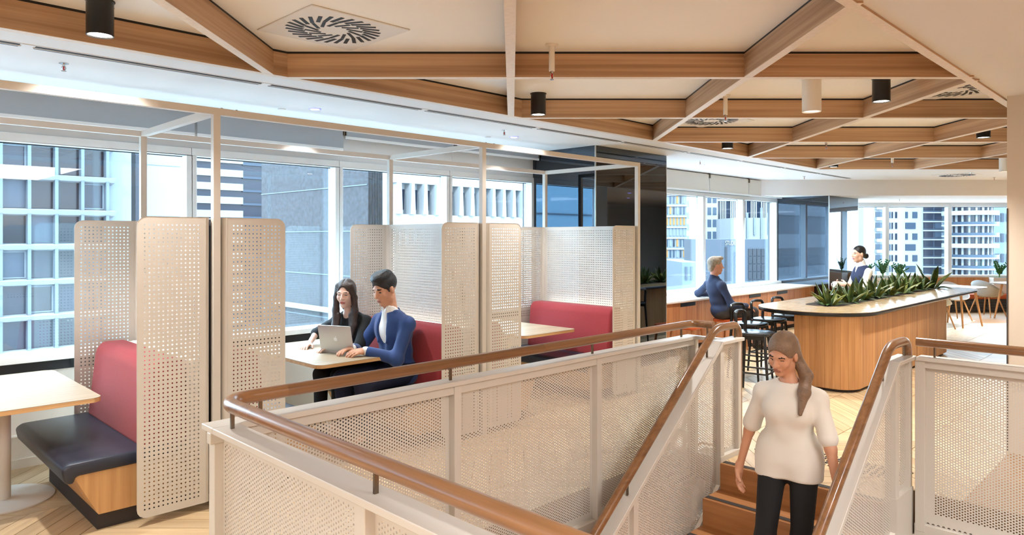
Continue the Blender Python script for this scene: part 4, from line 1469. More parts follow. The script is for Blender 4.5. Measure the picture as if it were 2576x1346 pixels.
def tower(name, label, p0, p1, D, ytop, ybot, depth, m, cols=0, row=0.0, win=(0.6, 0.6), wm=None, bands=None, margin=0.06):
    sx = lambda p: (p - 1288) / FPX * D
    sz = lambda y: ZC - (y - HZ) / FPX * D
    r = thing(name, label, 'building', (*cam(sx(p0), D), 0), -math.pi / 4)
    W = sx(p1) - sx(p0)
    z0, z1 = sz(ybot), sz(ytop)
    MB().box(0, W, 0, depth, z0, z1).build('structure', m, r)
    if cols:
        rows = int((z1 - z0) / row)
        cw = W * (1 - 2 * margin) / cols
        me = unit('window', cw * win[0], 0.25, row * win[1])
        for i in range(rows):
            for j in range(cols):
                mm = wm[(i * 3 + j * 7 + (i // 2) * j) % len(wm)] if isinstance(wm, list) else wm
                obj('window', pane_of(me, mm), mm, r, (W * margin + cw * (j + (1 - win[0]) / 2), -0.12, z1 - (i + 1) * row + row * (1 - win[1]) / 2))
    if bands:
        bh, bp_ = bands
        k = 0
        while z1 - k * bp_ > z0 + bh:
            MB().box(-0.1, W + 0.1, -0.35, 0, z1 - k * bp_ - bh, z1 - k * bp_).build('floor_band', M_XWHITE, r)
            k += 1
    return r, W, z0, z1
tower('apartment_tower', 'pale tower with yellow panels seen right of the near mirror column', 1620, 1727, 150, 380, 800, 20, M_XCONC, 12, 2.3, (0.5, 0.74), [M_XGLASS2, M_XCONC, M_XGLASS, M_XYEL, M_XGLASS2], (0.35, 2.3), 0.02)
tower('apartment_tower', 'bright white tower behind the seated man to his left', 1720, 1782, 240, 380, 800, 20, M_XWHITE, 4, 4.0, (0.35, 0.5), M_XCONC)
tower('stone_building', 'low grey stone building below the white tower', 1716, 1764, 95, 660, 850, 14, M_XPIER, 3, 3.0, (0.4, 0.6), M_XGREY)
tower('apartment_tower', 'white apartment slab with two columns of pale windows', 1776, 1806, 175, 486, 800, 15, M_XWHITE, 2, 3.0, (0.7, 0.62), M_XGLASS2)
r4, W4, z04, z14 = tower('glass_tower', 'blue glass tower with thin white bars behind the far counter', 1802, 1948, 182, 400, 610, 25, M_XGLASS, 0, 0, bands=(0.5, 5.2))
for k in range(34):
    if k % 6 < 2:
        continue
    MB().box(W4 * k / 34, W4 * k / 34 + 0.22, -0.3, 0, z04, z14).build('fin', M_XWHITE, r4)
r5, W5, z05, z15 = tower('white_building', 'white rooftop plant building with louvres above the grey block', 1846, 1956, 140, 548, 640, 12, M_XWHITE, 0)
for k in range(5):
    MB().box(W5 * (0.12 + 0.16 * k), W5 * (0.12 + 0.16 * k) + 0.3, -0.5, 0, z15 - 3.4 - (k % 2), z15 + 2 - k % 3).build('pipe', M_XCONC, r5)
for (a, b) in ((0.12, 0.27), (0.62, 0.86)):
    for k in range(5):
        MB().box(W5 * a, W5 * b, -0.2, 0, z15 - 4.0 + 0.42 * -k - 0.8, z15 - 4.0 + 0.42 * -k - 0.58).build('louvre', M_XGREY, r5)
r6, W6, z06, z16 = tower('grey_building', 'low grey-blue building lettered STUDENT', 1776, 1952, 110, 602, 860, 14, M_XGREY, 0)
bx0, bx1 = W6 * 0.60, W6 * 0.84
for i in range(5):
    for j in range(4):
        MB().box(bx0 + (bx1 - bx0) * j / 4 + 0.05, bx0 + (bx1 - bx0) * (j + 1) / 4 - 0.05, -0.15, 0, z16 - 2.6 - 1.2 * i, z16 - 1.5 - 1.2 * i).build('window', M_XGLASS3, r6)
MB().box(W6 * 0.27, W6 * 0.30, -0.12, 0, z16 - 7, z16 - 1.2).build('window', M_XGLASS3, r6)
MB().box(W6 * 0.40, W6 * 0.46, -0.12, 0, z16 - 8, z16 - 2.0).build('window', M_XGLASS, r6)
tx = bpy.data.curves.new('sign_lettering', 'FONT')
tx.body = 'STUDENT'
tx.size = 1.0
tx.extrude = 0.05
tx.materials.append(M_XWHITE)
tmp = bpy.data.objects.new('sign_lettering_curve', tx)
COL.objects.link(tmp)
bpy.context.view_layer.update()
tme = bpy.data.meshes.new_from_object(tmp.evaluated_get(bpy.context.evaluated_depsgraph_get()))
bpy.data.objects.remove(tmp)
to = bpy.data.objects.new('sign_lettering', tme)
COL.objects.link(to)
to.parent = r6
to.location = ((1824 - 1776) / FPX * 110, -0.08, z16 - 0.92)
to.rotation_euler = (math.pi / 2, 0, 0)
to.scale = (0.52, 1.0, 1)

tower('apartment_tower', 'slim pale blue tower behind the head of the woman', 2090, 2173, 145, 440, 760, 18, M_XPIER, 3, 6.0, (0.25, 0.7), M_XWHITE)
r7, W7, z07, z17 = tower('apartment_tower', 'white apartment tower with many small windows in the far windows', 2172, 2322, 112, 420, 760, 20, M_XWHITE, 0)
for i in range(12):
    z = z17 - 3.0 - 1.72 * i
    for (a, b, m_) in ((0.20, 0.31, M_XGLASS2), (0.42, 0.45, M_XGLASS2), (0.47, 0.49, M_XGLASS), (0.53, 0.56, M_XGLASS)) + (((0.70, 0.74, M_XGLASS2), (0.82, 0.90, M_XGLASS2)) if i % 2 else ((0.70, 0.87, M_XGLASS2),)):
        MB().box(W7 * a, W7 * b, -0.12, 0, z, z + 1.0).build('window', m_, r7)
    MB().box(W7 * 0.19, W7 * 0.32, -0.7, 0, z - 0.35, z + 0.15).build('balcony', M_XWHITE, r7)
r8, W8, z08, z18 = tower('glass_tower', 'blue curtain wall tower with balconies beside the white apartments', 2318, 2380, 134, 420, 760, 18, M_XGLASS2, 2, 1.72, (0.86, 0.62), [M_XGLASS, M_XGLASS2, M_XGLASS], (0.22, 1.72))
# round balcony tower
D9 = 100.0
R9 = 3.6
X9 = (2440 - 1288) / FPX * (D9 + R9)
r9 = thing('round_tower', 'white tower with curved wraparound balconies in the far right window', 'building', (*cam(X9, D9 + R9), 0), -math.pi / 4)
MB().lathe([(R9 - 0.9, -60), (R9 - 0.9, 40)], 48).build('glass_body', M_XGLASS, r9, smooth=True)
for k in range(-14, 10):
    z = 0.25 + 1.58 * k
    MB().lathe([(R9 - 1.0, z), (R9, z), (R9, z + (0.62 if k % 3 == 0 else 0.22)), (R9 - 1.0, z + (0.62 if k % 3 == 0 else 0.22))], 48).build('balcony_slab', M_XWHITE, r9, smooth=True)
    if k % 3:
        MB().lathe([(R9 - 0.05, z + 0.22), (R9 - 0.02, z + 0.60), (R9 - 0.10, z + 0.60)], 48).build('balustrade', M_XGLASS2, r9)
for k in range(14):
    a = -math.pi / 2 + (k - 7) * 0.30
    MB().box(-0.12, 0.12, -0.12, 0.12, -60, 40).build('fin', M_XWHITE, r9, ((R9 - 0.8) * math.cos(a), (R9 - 0.8) * math.sin(a), 0), a)
tower('apartment_tower', 'grey tower with paired windows next to the cream wall', 2470, 2560, 125, 420, 760, 18, M_XPIER, 6, 3.6, (0.7, 0.42), M_XGLASS)
# two blocks to the left of the frame, seen only in the mirrored columns
ba = thing('panel_clad_building', 'pale blue panelled building reflected in the near mirror column', 'building', (0, 50, 0))
MB().box(-60, -28, 0, 12, -60, 40).build('structure', mat('facade_pale_blue_panel', (100, 132, 148), 0.8), ba)
for k in range(-6, 9):
    MB().box(-60, -28, -0.1, 0, k * 4.2, k * 4.2 + 0.14).build('panel_joint', M_XGREY, ba)
bb = thing('banded_building', 'white and dark banded building reflected in the far mirror column', 'building', (0, 50, 0))
MB().box(-114, -70, 0, 12, -60, 40).build('structure', M_XGLASS, bb)
for k in range(-8, 9):
    MB().box(-114, -70, -0.5, 0, k * 5.4, k * 5.4 + 2.3).build('floor_band', M_XWHITE, bb)
# low suburb on the horizon
hb = MB()
rr = random.Random(9)
for k in range(60):
    a = math.radians(8 + k * 2.6)
    Rr = 520 + rr.uniform(-40, 60)
    h_ = 10 + 12 * math.sin(k * 0.35) + rr.uniform(0, 6)
    hb.box(Rr * math.cos(a) - 22, Rr * math.cos(a) + 22, Rr * math.sin(a) - 22, Rr * math.sin(a) + 22, -62, -6 + h_ * 0.5)
struct(hb.build('hills', mat('hazy_hills', (84, 108, 124), 0.95, vary=0.15, vscale=0.03)), 'hazy low hills at the horizon')

# ================================================================== PEOPLE
def v3(*a):
    return np.array(a, float)

def unit_(a):
    return a / (np.linalg.norm(a) + 1e-9)

class Field:
    """signed distance field of blended round cones and ellipsoids, meshed by surface nets"""
    def __init__(self):
        self.p = []
    def cone(self, a, b, ra, rb, k=0.02, op='u'):
        self.p.append(('c', np.asarray(a, float), np.asarray(b, float), ra, rb, k, op))
        return self
    def ell(self, c, r, R=None, k=0.02, op='u'):
        self.p.append(('e', np.asarray(c, float), np.asarray(r, float), R, 0, k, op))
        return self
    def mesh(self, name, res):
        lo, hi = np.full(3, 1e9), np.full(3, -1e9)
        def bnd(q):
            if q[0] == 'c':
                r = max(q[3], q[4])
                return np.minimum(q[1], q[2]) - r, np.maximum(q[1], q[2]) + r
            r = float(np.max(q[2]))
            return q[1] - r, q[1] + r
        for q in self.p:
            if q[6] == 'u':
                a, b = bnd(q)
                lo, hi = np.minimum(lo, a), np.maximum(hi, b)
        lo -= 3 * res
        hi += 3 * res
        n = np.ceil((hi - lo) / res).astype(int) + 1
        ax = [lo[i] + np.arange(n[i]) * res for i in range(3)]
        F = np.full(tuple(n), 0.06, np.float32)
        pad = 0.05
        for q in self.p:
            a, b = bnd(q)
            i0 = np.clip(np.floor((a - pad - lo) / res).astype(int), 0, n)
            i1 = np.clip(np.ceil((b + pad - lo) / res).astype(int) + 1, 0, n)
            if np.any(i1 <= i0):
                continue
            X = ax[0][i0[0]:i1[0], None, None]
            Y = ax[1][None, i0[1]:i1[1], None]
            Z = ax[2][None, None, i0[2]:i1[2]]
            if q[0] == 'c':
                d = q[2] - q[1]
                L2 = float(d @ d) + 1e-12
                t = np.clip(((X - q[1][0]) * d[0] + (Y - q[1][1]) * d[1] + (Z - q[1][2]) * d[2]) / L2, 0, 1)
                D = np.sqrt((X - q[1][0] - t * d[0]) ** 2 + (Y - q[1][1] - t * d[1]) ** 2 + (Z - q[1][2] - t * d[2]) ** 2) - (q[3] + t * (q[4] - q[3]))
            else:
                x, y, z = X - q[1][0], Y - q[1][1], Z - q[1][2]
                if q[3] is not None:
                    R = q[3]
                    x, y, z = (R[0, 0] * x + R[1, 0] * y + R[2, 0] * z, R[0, 1] * x + R[1, 1] * y + R[2, 1] * z, R[0, 2] * x + R[1, 2] * y + R[2, 2] * z)
                r = q[2]
                k0 = np.sqrt((x / r[0]) ** 2 + (y / r[1]) ** 2 + (z / r[2]) ** 2)
                k1 = np.sqrt((x / r[0] ** 2) ** 2 + (y / r[1] ** 2) ** 2 + (z / r[2] ** 2) ** 2) + 1e-9
                D = k0 * (k0 - 1) / k1
            sl = (slice(i0[0], i1[0]), slice(i0[1], i1[1]), slice(i0[2], i1[2]))
            G, k = F[sl], q[5]
            if q[6] == 'u':
                h = np.clip(0.5 + 0.5 * (G - D) / k, 0, 1)
                F[sl] = G * (1 - h) + D * h - k * h * (1 - h)
            else:
                h = np.clip(0.5 - 0.5 * (G + D) / k, 0, 1)
                F[sl] = G * (1 - h) + (-D) * h + k * h * (1 - h)
        return surface_nets(name, F, lo, res)

def surface_nets(name, F, lo, res):
    ins = F < 0
    nx, ny, nz = F.shape
    cnt = np.zeros((nx - 1, ny - 1, nz - 1), np.int8)
    for i in (0, 1):
        for j in (0, 1):
            for k in (0, 1):
                cnt += ins[i:nx - 1 + i, j:ny - 1 + j, k:nz - 1 + k]
    act = (cnt > 0) & (cnt < 8)
    I = np.argwhere(act)
    idx = np.full(act.shape, -1, np.int64)
    idx[act] = np.arange(len(I))
    acc, num = np.zeros((len(I), 3)), np.zeros(len(I))
    cs = [(i, j, k) for i in (0, 1) for j in (0, 1) for k in (0, 1)]
    for a in cs:
        for b in cs:
            if sum(abs(a[m] - b[m]) for m in range(3)) == 1 and a < b:
                fa = F[I[:, 0] + a[0], I[:, 1] + a[1], I[:, 2] + a[2]]
                fb_ = F[I[:, 0] + b[0], I[:, 1] + b[1], I[:, 2] + b[2]]
                m = (fa < 0) != (fb_ < 0)
                t = np.where(m, fa / np.where(m, fa - fb_, 1), 0)
                P = np.array(a)[None] + t[:, None] * (np.array(b) - np.array(a))[None]
                acc[m] += P[m]
                num[m] += 1
    V = lo + (I + acc / num[:, None]) * res
    quads = []
    for ax_ in range(3):
        o1, o2 = [(1, 2), (2, 0), (0, 1)][ax_]
        sl0 = [slice(None)] * 3
        sl1 = [slice(None)] * 3
        sl0[ax_] = slice(0, -1)
        sl1[ax_] = slice(1, None)
        A, B = ins[tuple(sl0)], ins[tuple(sl1)]
        E = np.argwhere(A != B)
        E = E[(E[:, o1] > 0) & (E[:, o2] > 0) & (E[:, o1] < F.shape[o1] - 1) & (E[:, o2] < F.shape[o2] - 1)]
        if not len(E):
            continue
        def cell(d1, d2):
            e = E.copy()
            e[:, o1] -= d1
            e[:, o2] -= d2
            return idx[e[:, 0], e[:, 1], e[:, 2]]
        q = np.stack([cell(1, 1), cell(0, 1), cell(0, 0), cell(1, 0)], -1)
        fl = ~A[E[:, 0], E[:, 1], E[:, 2]]
        q[fl] = q[fl][:, ::-1]
        quads.append(q)
    me = np_mesh(name, V, np.concatenate(quads))
    me.shade_smooth()
    return me

def rot_ypr(yaw, pitch=0.0, roll=0.0):
    """head/torso frame: x forward, y left, z up; pitch > 0 looks down"""
    cy_, sy = math.cos(yaw), math.sin(yaw)
    cp, sp = math.cos(pitch), math.sin(pitch)
    cr, sr = math.cos(roll), math.sin(roll)
    Rz = np.array([[cy_, -sy, 0], [sy, cy_, 0], [0, 0, 1]])
    Ry = np.array([[cp, 0, sp], [0, 1, 0], [-sp, 0, cp]])
    Rx = np.array([[1, 0, 0], [0, cr, -sr], [0, sr, cr]])
    return Rz @ Ry @ Rx

def ik(a, c, l1, l2, pole):
    d = c - a
    L = min(np.linalg.norm(d), (l1 + l2) * 0.999)
    u = unit_(d)
    x = (l1 * l1 - l2 * l2 + L * L) / (2 * L)
    h = math.sqrt(max(l1 * l1 - x * x, 0))
    p = unit_(pole - u * (pole @ u))
    return a + u * x + p * h, a + u * L

def head_prims(f, H, R, fem):
    w = lambda *p: H + R @ v3(*p)
    s = 0.96 if fem else 1.0
    f.ell(w(-0.012, 0, 0.035), v3(0.096, 0.076, 0.088) * s, R, 0.02)
    f.ell(w(0.022, 0, -0.035), v3(0.068, 0.057 * (0.95 if fem else 1), 0.083), R, 0.03)
    f.ell(w(0.060, 0, -0.098), v3(0.022, 0.024, 0.020), R, 0.02)
    for y in (1, -1):
        f.ell(w(0.0, 0.045 * y, -0.062), v3(0.026, 0.018, 0.030), R, 0.025)
        f.ell(w(0.060, 0.036 * y, -0.022), v3(0.026, 0.024, 0.028), R, 0.02)
        f.cone(w(0.082, 0.014 * y, 0.022), w(0.070, 0.046 * y, 0.022), 0.010, 0.009, 0.014)
        f.ell(w(-0.004, 0.076 * y, -0.005), v3(0.019, 0.009, 0.031), R, 0.006)
        f.ell(w(0.104, 0.031 * y, 0.002), v3(0.020, 0.017, 0.012), R, 0.012, 's')
    f.cone(w(0.090, 0, 0.008), w(0.106, 0, -0.028), 0.007, 0.0115, 0.010)
    for y in (1, -1):
        f.ell(w(0.095, 0.011 * y, -0.031), v3(0.010, 0.008, 0.008), R, 0.006)
    f.cone(w(0.086, -0.018, -0.059), w(0.086, 0.018, -0.059), 0.0065, 0.0065, 0.006)
    f.cone(w(0.085, -0.014, -0.069), w(0.085, 0.014, -0.069), 0.0075, 0.0075, 0.006)

def hand_prims(f, W, d, nrm, side, curl):
    """five separate bent fingers; d = finger direction, nrm = palm normal, side = +1 where the thumb points along cross(nrm, d)"""
    d = unit_(d)
    nrm = unit_(nrm - d * (nrm @ d))
    lat = np.cross(nrm, d) * side
    f.ell(W + d * 0.045, v3(0.048, 0.036, 0.016), np.stack([d, lat, nrm], -1), 0.012)
    f.cone(W - d * 0.02, W + d * 0.02, 0.024, 0.024, 0.015)
    for (off, ln, r) in ((0.030, 0.066, 0.0092), (0.010, 0.076, 0.0096), (-0.011, 0.070, 0.0092), (-0.031, 0.054, 0.0082)):
        p = W + d * (0.080 - abs(off) * 0.18) + lat * off
        a = curl * 0.5
        dd = d
        for s, fr in enumerate((0.45, 0.32, 0.23)):
            ang = curl * (0.6 + 0.5 * s)
            dd = unit_(d * math.cos(ang) + nrm * math.sin(ang) + lat * off * 1.6)
            q = p + dd * ln * fr
            f.cone(p, q, r, r * 0.92, 0.004)
            p, r = q, r * 0.94
    t0 = W + d * 0.022 + lat * 0.026
    t1 = t0 + unit_(d * 0.6 + lat * 0.75 + nrm * 0.35) * 0.038
    t2 = t1 + unit_(d * 0.9 + lat * 0.25 + nrm * 0.45 * (1 + curl)) * 0.032
    f.cone(t0, t1, 0.014, 0.011, 0.010)
    f.cone(t1, t2, 0.011, 0.009, 0.004)

def torso_prims(f, J, off=0.0, k=0.04, fem=False):
    R = J['RT']
    w = (0.92 if fem else 1.0)
    f.ell(J['pel'], v3(0.108, 0.158, 0.105) * 1.0 + off, J['RP'], k)
    f.ell((J['pel'] + J['chest']) / 2, v3(0.098, 0.130 * w, 0.135) + off, R, k)
    f.ell(J['chest'], v3(0.108, 0.158 * w, 0.150) + off, R, k)
    for s in 'LR':
        f.ell(J['S' + s], v3(0.046, 0.046, 0.046) * w + off * 0.6, None, k)
        f.cone(J['neck'] + v3(0, 0, -0.045), J['S' + s] + v3(0, 0, 0.0), 0.054 + off * 0.6, 0.036 * w + off * 0.6, k)
    if fem:
        for y in (1, -1):
            f.ell(J['chest'] + R @ v3(0.070, 0.062 * y, -0.015), v3(0.046, 0.056, 0.058) + off * 0.6, R, 0.05)

def arm_prims(f, J, s, off=0.0, k=0.025, w=1.0, upto=1.0, frm=0.0):
    S_, E, W = J['S' + s], J['E' + s], J['W' + s]
    f.cone(S_ + (E - S_) * 0.07, E, (0.042 + off * 0.8) * w, (0.038 + off) * w, k)
    if upto > 0:
        f.cone(E, E + (W - E) * upto, (0.038 + off) * w, (0.038 - 0.011 * upto + off) * w, k)

def leg_prims(f, J, s, off=0.0, k=0.03, w=1.0):
    f.cone(J['H' + s], J['K' + s], (0.082 + off) * w, (0.054 + off) * w, k)
    f.cone(J['K' + s], J['A' + s], (0.054 + off) * w, (0.038 + off * 1.3) * w, k)

def shoe_prims(f, J, s):
    a, t = J['A' + s], J['T' + s]
    d = unit_(t - a)
    up = v3(0, 0, 1)
    heel = a + v3(0, 0, -0.055) - v3(d[0], d[1], 0) * 0.02
    f.cone(heel, t + v3(0, 0, -0.01), 0.036, 0.032, 0.02)
    f.cone(a + v3(0, 0, 0.01), heel + (t - heel) * 0.35, 0.038, 0.036, 0.03)

def skin(name, rgb):
    m = mat(name, rgb, 0.5, bump=0.05, bscale=300)
    b = m.node_tree.nodes['Principled BSDF']
    b.inputs['Subsurface Weight'].default_value = 0.0
    return m

def paint(me, mats, zones):
    """assign materials by ellipsoid zones (centre, radii, R, index) on face centres"""
    for m in mats:
        me.materials.append(m)
    n = len(me.polygons)
    C = np.zeros(n * 3, np.float32)
    me.polygons.foreach_get('center', C)
    C = C.reshape(-1, 3)
    mi = np.zeros(n, np.int32)
    for (c, r, R, i) in zones:
        q = (C - c) @ R
        mi[np.sum((q / r) ** 2, 1) < 1] = i
    me.polygons.foreach_set('material_index', mi)

def place(root, me, name, m):
    if m is not None:
        me.materials.append(m)
    o = bpy.data.objects.new(name, me)
    COL.objects.link(o)
    o.parent = root
    return o

def face_zones(H, R, fem):
    w = lambda *p: H + R @ v3(*p)
    z = [(w(0.092, 0, -0.064), v3(0.016, 0.025 if fem else 0.022, 0.0105), R, 1)]
    for y in (1, -1):
        z.append((w(0.090, 0.033 * y, 0.026), v3(0.022, 0.020, 0.0042 if fem else 0.0056), R @ rot_ypr(0, 0, -0.10 * y), 2))
        z.append((w(0.088, 0.032 * y, 0.0035), v3(0.020, 0.0140, 0.0045), R, 3))
    return z

def joints(seated, lean=0.0, lat=0.0, pelz=0.10, tw=0.0, fem=False, sh=0.18):
    J = {}
    J['pel'] = v3(0, 0, pelz)
    up = unit_(v3(lean, lat, 1))
    R = rot_ypr(tw, math.atan2(lean, 1), -math.atan2(lat, 1))
    J['RT'], J['RP'] = R, rot_ypr(0, lean * 0.5)
    J['chest'] = J['pel'] + up * 0.315
    J['neck'] = J['pel'] + up * 0.475
    for s, y in (('L', 1), ('R', -1)):
        J['S' + s] = J['pel'] + up * 0.378 + R @ v3(-0.01, sh * y, 0)
        J['H' + s] = J['pel'] + v3(0.0, 0.088 * y, -0.01)
    return J

def build_body(root, J, H, RH, fem, res, hands, skinm, lipm, browm, eyem, legs=True):
    f = Field()
    torso_prims(f, J, -0.008, fem=fem)
    f.cone(J['neck'] + v3(0, 0, -0.03), H + RH @ v3(-0.022, 0, -0.055), 0.056 if not fem else 0.047, 0.050 if not fem else 0.042, 0.03)
    for s in 'LR':
        arm_prims(f, J, s, -0.004, w=0.9 if fem else 1.0)
        leg_prims(f, J, s, -0.008)
        if 'T' + s in J:
            f.cone(J['A' + s], J['T' + s], 0.032, 0.026, 0.02)
    head_prims(f, H, RH, fem)
    for s in 'LR':
        if s in hands:
            d, nr, side, curl = hands[s]
            hand_prims(f, J['W' + s], d, nr, side, curl)
    me = f.mesh('body', res)
    paint(me, [skinm, lipm, browm, eyem], face_zones(H, RH, fem))
    o = bpy.data.objects.new('body', me)
    COL.objects.link(o)
    o.parent = root
    return o

M_LIP = mat('lip_tone', (176, 92, 84), 0.45)
M_LIP2 = mat('lip_tone_brown', (160, 98, 80), 0.45)
M_BROW = mat('brow_dark', (44, 32, 26), 0.8)
M_BROWG = mat('brow_grey', (150, 132, 112), 0.8)
M_EYE = mat('eye_dark', (52, 40, 36), 0.35)  # one dark tone for the eyes
M_SK1 = skin('skin_fair', (226, 184, 162))
M_SK2 = skin('skin_tan', (206, 150, 118))
M_SK3 = skin('skin_ruddy', (208, 150, 124))
M_HAIRB = mat('hair_black', (24, 20, 20), 0.42, bump=0.5, bscale=120)
M_HAIRBR = mat('hair_brown', (58, 42, 34), 0.45, bump=0.5, bscale=110, vary=0.3, vscale=30)
M_HAIRG = mat('hair_grey', (160, 146, 128), 0.55, bump=0.6, bscale=120, vary=0.25, vscale=40)
M_HAIRL = mat('hair_ash_brown', (128, 102, 80), 0.5, bump=0.5, bscale=110, vary=0.2, vscale=30)
M_SUIT = mat('suit_blue_wool', (36, 66, 122), 0.8, bump=0.12, bscale=600, sheen=0.2)
M_SUITD = mat('suit_trouser_navy', (26, 34, 58), 0.85, bump=0.12, bscale=600)
M_SHIRTW = mat('white_cotton', (238, 236, 232), 0.85, bump=0.1, bscale=500)
M_TOPB = mat('black_jersey', (18, 18, 20), 0.85, bump=0.12, bscale=400)
M_SHIRTN = mat('navy_cotton_shirt', (38, 50, 80), 0.8, bump=0.15, bscale=300)
M_CHAR = mat('charcoal_trouser', (54, 50, 50), 0.85, bump=0.12, bscale=500)
M_VEST = mat('navy_knit_vest', (40, 52, 84), 0.85, bump=0.2, bscale=400)
M_TEE = mat('off_white_tee', (228, 222, 212), 0.85, bump=0.1, bscale=400)
M_SHOE = mat('black_leather_shoe', (26, 22, 20), 0.4)

# ---------------------------------------------------------------- man in the blue suit
def man_suit():
    sc = 1.17
    r = thing('person', 'man in a blue suit and white shirt typing on the laptop', 'person', (3.82, 5.29, 0.452), math.pi + 0.06)
    r.scale = (sc,) * 3
    J = joints(True, lean=0.16, pelz=0.10, sh=0.172)
    for s, y in (('L', 1), ('R', -1)):
        J['K' + s] = v3(0.43, 0.13 * y, 0.075)
        J['A' + s] = v3(0.40, 0.13 * y, -0.31)
        J['T' + s] = v3(0.54, 0.14 * y, -0.34)
    WL, WR = v3(0.335, 0.02, 0.287), v3(0.345, -0.135, 0.290)
    J['EL'], J['WL'] = ik(J['SL'], WL, 0.285, 0.245, v3(-0.5, 0.9, -0.5))
    J['ER'], J['WR'] = ik(J['SR'], WR, 0.285, 0.245, v3(-0.6, -0.8, -0.5))
    H = J['neck'] + v3(0.055, -0.005, 0.165)
    RH = rot_ypr(0.10, 0.30, 0.05)
    hands = {'L': (v3(1, -0.25, -0.02), v3(0, -0.35, -1), 1, 0.55), 'R': (v3(1, 0.15, -0.02), v3(0, 0.2, -1), -1, 0.45)}
    build_body(r, J, H, RH, False, 0.0062, hands, M_SK2, M_LIP2, M_BROW, M_EYE)
    w = lambda *p: H + RH @ v3(*p)
    f = Field()
    f.ell(w(-0.016, 0, 0.050), v3(0.104, 0.084, 0.088), RH, 0.01)
    f.ell(w(0.045, 0.012, 0.112), v3(0.062, 0.062, 0.034), RH @ rot_ypr(0, 0.2), 0.03)
    f.ell(w(-0.01, 0, 0.118), v3(0.075, 0.064, 0.030), RH, 0.03)
    f.ell(w(0.115, 0, -0.030), v3(0.080, 0.085, 0.098), RH, 0.012, 's')
    f.ell(w(0.035, 0, -0.105), v3(0.110, 0.11, 0.090), RH, 0.012, 's')
    for y in (1, -1):
        f.ell(w(0.004, 0.085 * y, -0.022), v3(0.030, 0.02, 0.042), RH, 0.008, 's')
        f.cone(w(0.030, 0.072 * y, 0.03), w(0.026, 0.073 * y, -0.008), 0.010, 0.006, 0.008)
    for (tx_, ty_, a_, l_) in ((0.070, 0.03, 2.6, 0.05), (0.066, -0.025, 3.5, 0.05), (0.075, 0.002, 3.1, 0.05), (0.03, 0.035, 2.7, 0.05), (0.03, -0.035, 3.6, 0.05), (0.0, 0.0, 3.1, 0.05)):
        b_ = w(tx_, ty_, 0.122)
        f.cone(b_, b_ + RH @ v3(math.cos(a_) * l_, math.sin(a_) * l_, 0.016), 0.017, 0.008, 0.008)
    place(r, f.mesh('hair', 0.0062), 'hair', M_HAIRB)
    # shirt
    f = Field()
    torso_prims(f, J, 0.002)
    f.cone(J['neck'] + v3(0.0, 0, -0.05), J['neck'] + v3(0.014, 0, 0.020), 0.068, 0.061, 0.015)
    f.cone(J['neck'] + v3(0.0, 0, 0.03), J['neck'] + v3(0.05, 0, 0.16), 0.052, 0.070, 0.008, 's')
    f.ell(J['neck'] + v3(0.10, 0, 0.035), v3(0.045, 0.028, 0.05), None, 0.006, 's')
    for s in 'LR':
        W, E = J['W' + s], J['E' + s]
        d = unit_(W - E)
        f.cone(W - d * 0.05, W - d * 0.002, 0.036, 0.034, 0.004)
    place(r, f.mesh('shirt', 0.007), 'shirt', M_SHIRTW)
    # jacket
    f = Field()
    torso_prims(f, J, 0.018, 0.035)
    for s in 'LR':
        arm_prims(f, J, s, 0.011, 0.03, 1.0, 0.86)
        E, S_ = J['E' + s], J['S' + s]
        f.ell(E + unit_(E - J['chest']) * 0.006, v3(0.050, 0.050, 0.050), None, 0.02)
    f.ell(J['pel'] + v3(-0.01, 0, -0.03), v3(0.135, 0.18, 0.10), None, 0.03)
    for y in (1, -1):
        f.cone(J['neck'] + v3(0.01, 0.070 * y, -0.015), J['chest'] + J['RT'] @ v3(0.118, 0.048 * y, -0.06), 0.020, 0.012, 0.012)
        f.cone(J['neck'] + v3(0.01, 0.070 * y, -0.015), J['neck'] + v3(-0.055, 0.0, 0.0), 0.020, 0.022, 0.015)
    R = J['RT']
    f.cone(J['neck'] + v3(0.0, 0, 0.02), J['neck'] + v3(0.05, 0, 0.17), 0.066, 0.085, 0.006, 's')
    f.cone(J['chest'] + R @ v3(0.135, 0.0, 0.15), J['chest'] + R @ v3(0.152, 0.0, -0.13), 0.072, 0.042, 0.006, 's')
    f.cone(J['chest'] + R @ v3(0.152, 0.0, -0.13), J['chest'] + R @ v3(0.165, 0, -0.40), 0.042, 0.050, 0.006, 's')
    jk = place(r, f.mesh('jacket', 0.007), 'jacket', M_SUIT)
    f = Field()
    f.ell(J['pel'] + v3(0, 0, -0.005), v3(0.13, 0.175, 0.11), None, 0.03)
    for s in 'LR':
        leg_prims(f, J, s, 0.012)
    place(r, f.mesh('trousers', 0.009), 'trousers', M_SUITD)
    for s in 'LR':
        f = Field()
        shoe_prims(f, J, s)
        place(r, f.mesh('shoe', 0.009), 'shoe', M_SHOE)
man_suit()

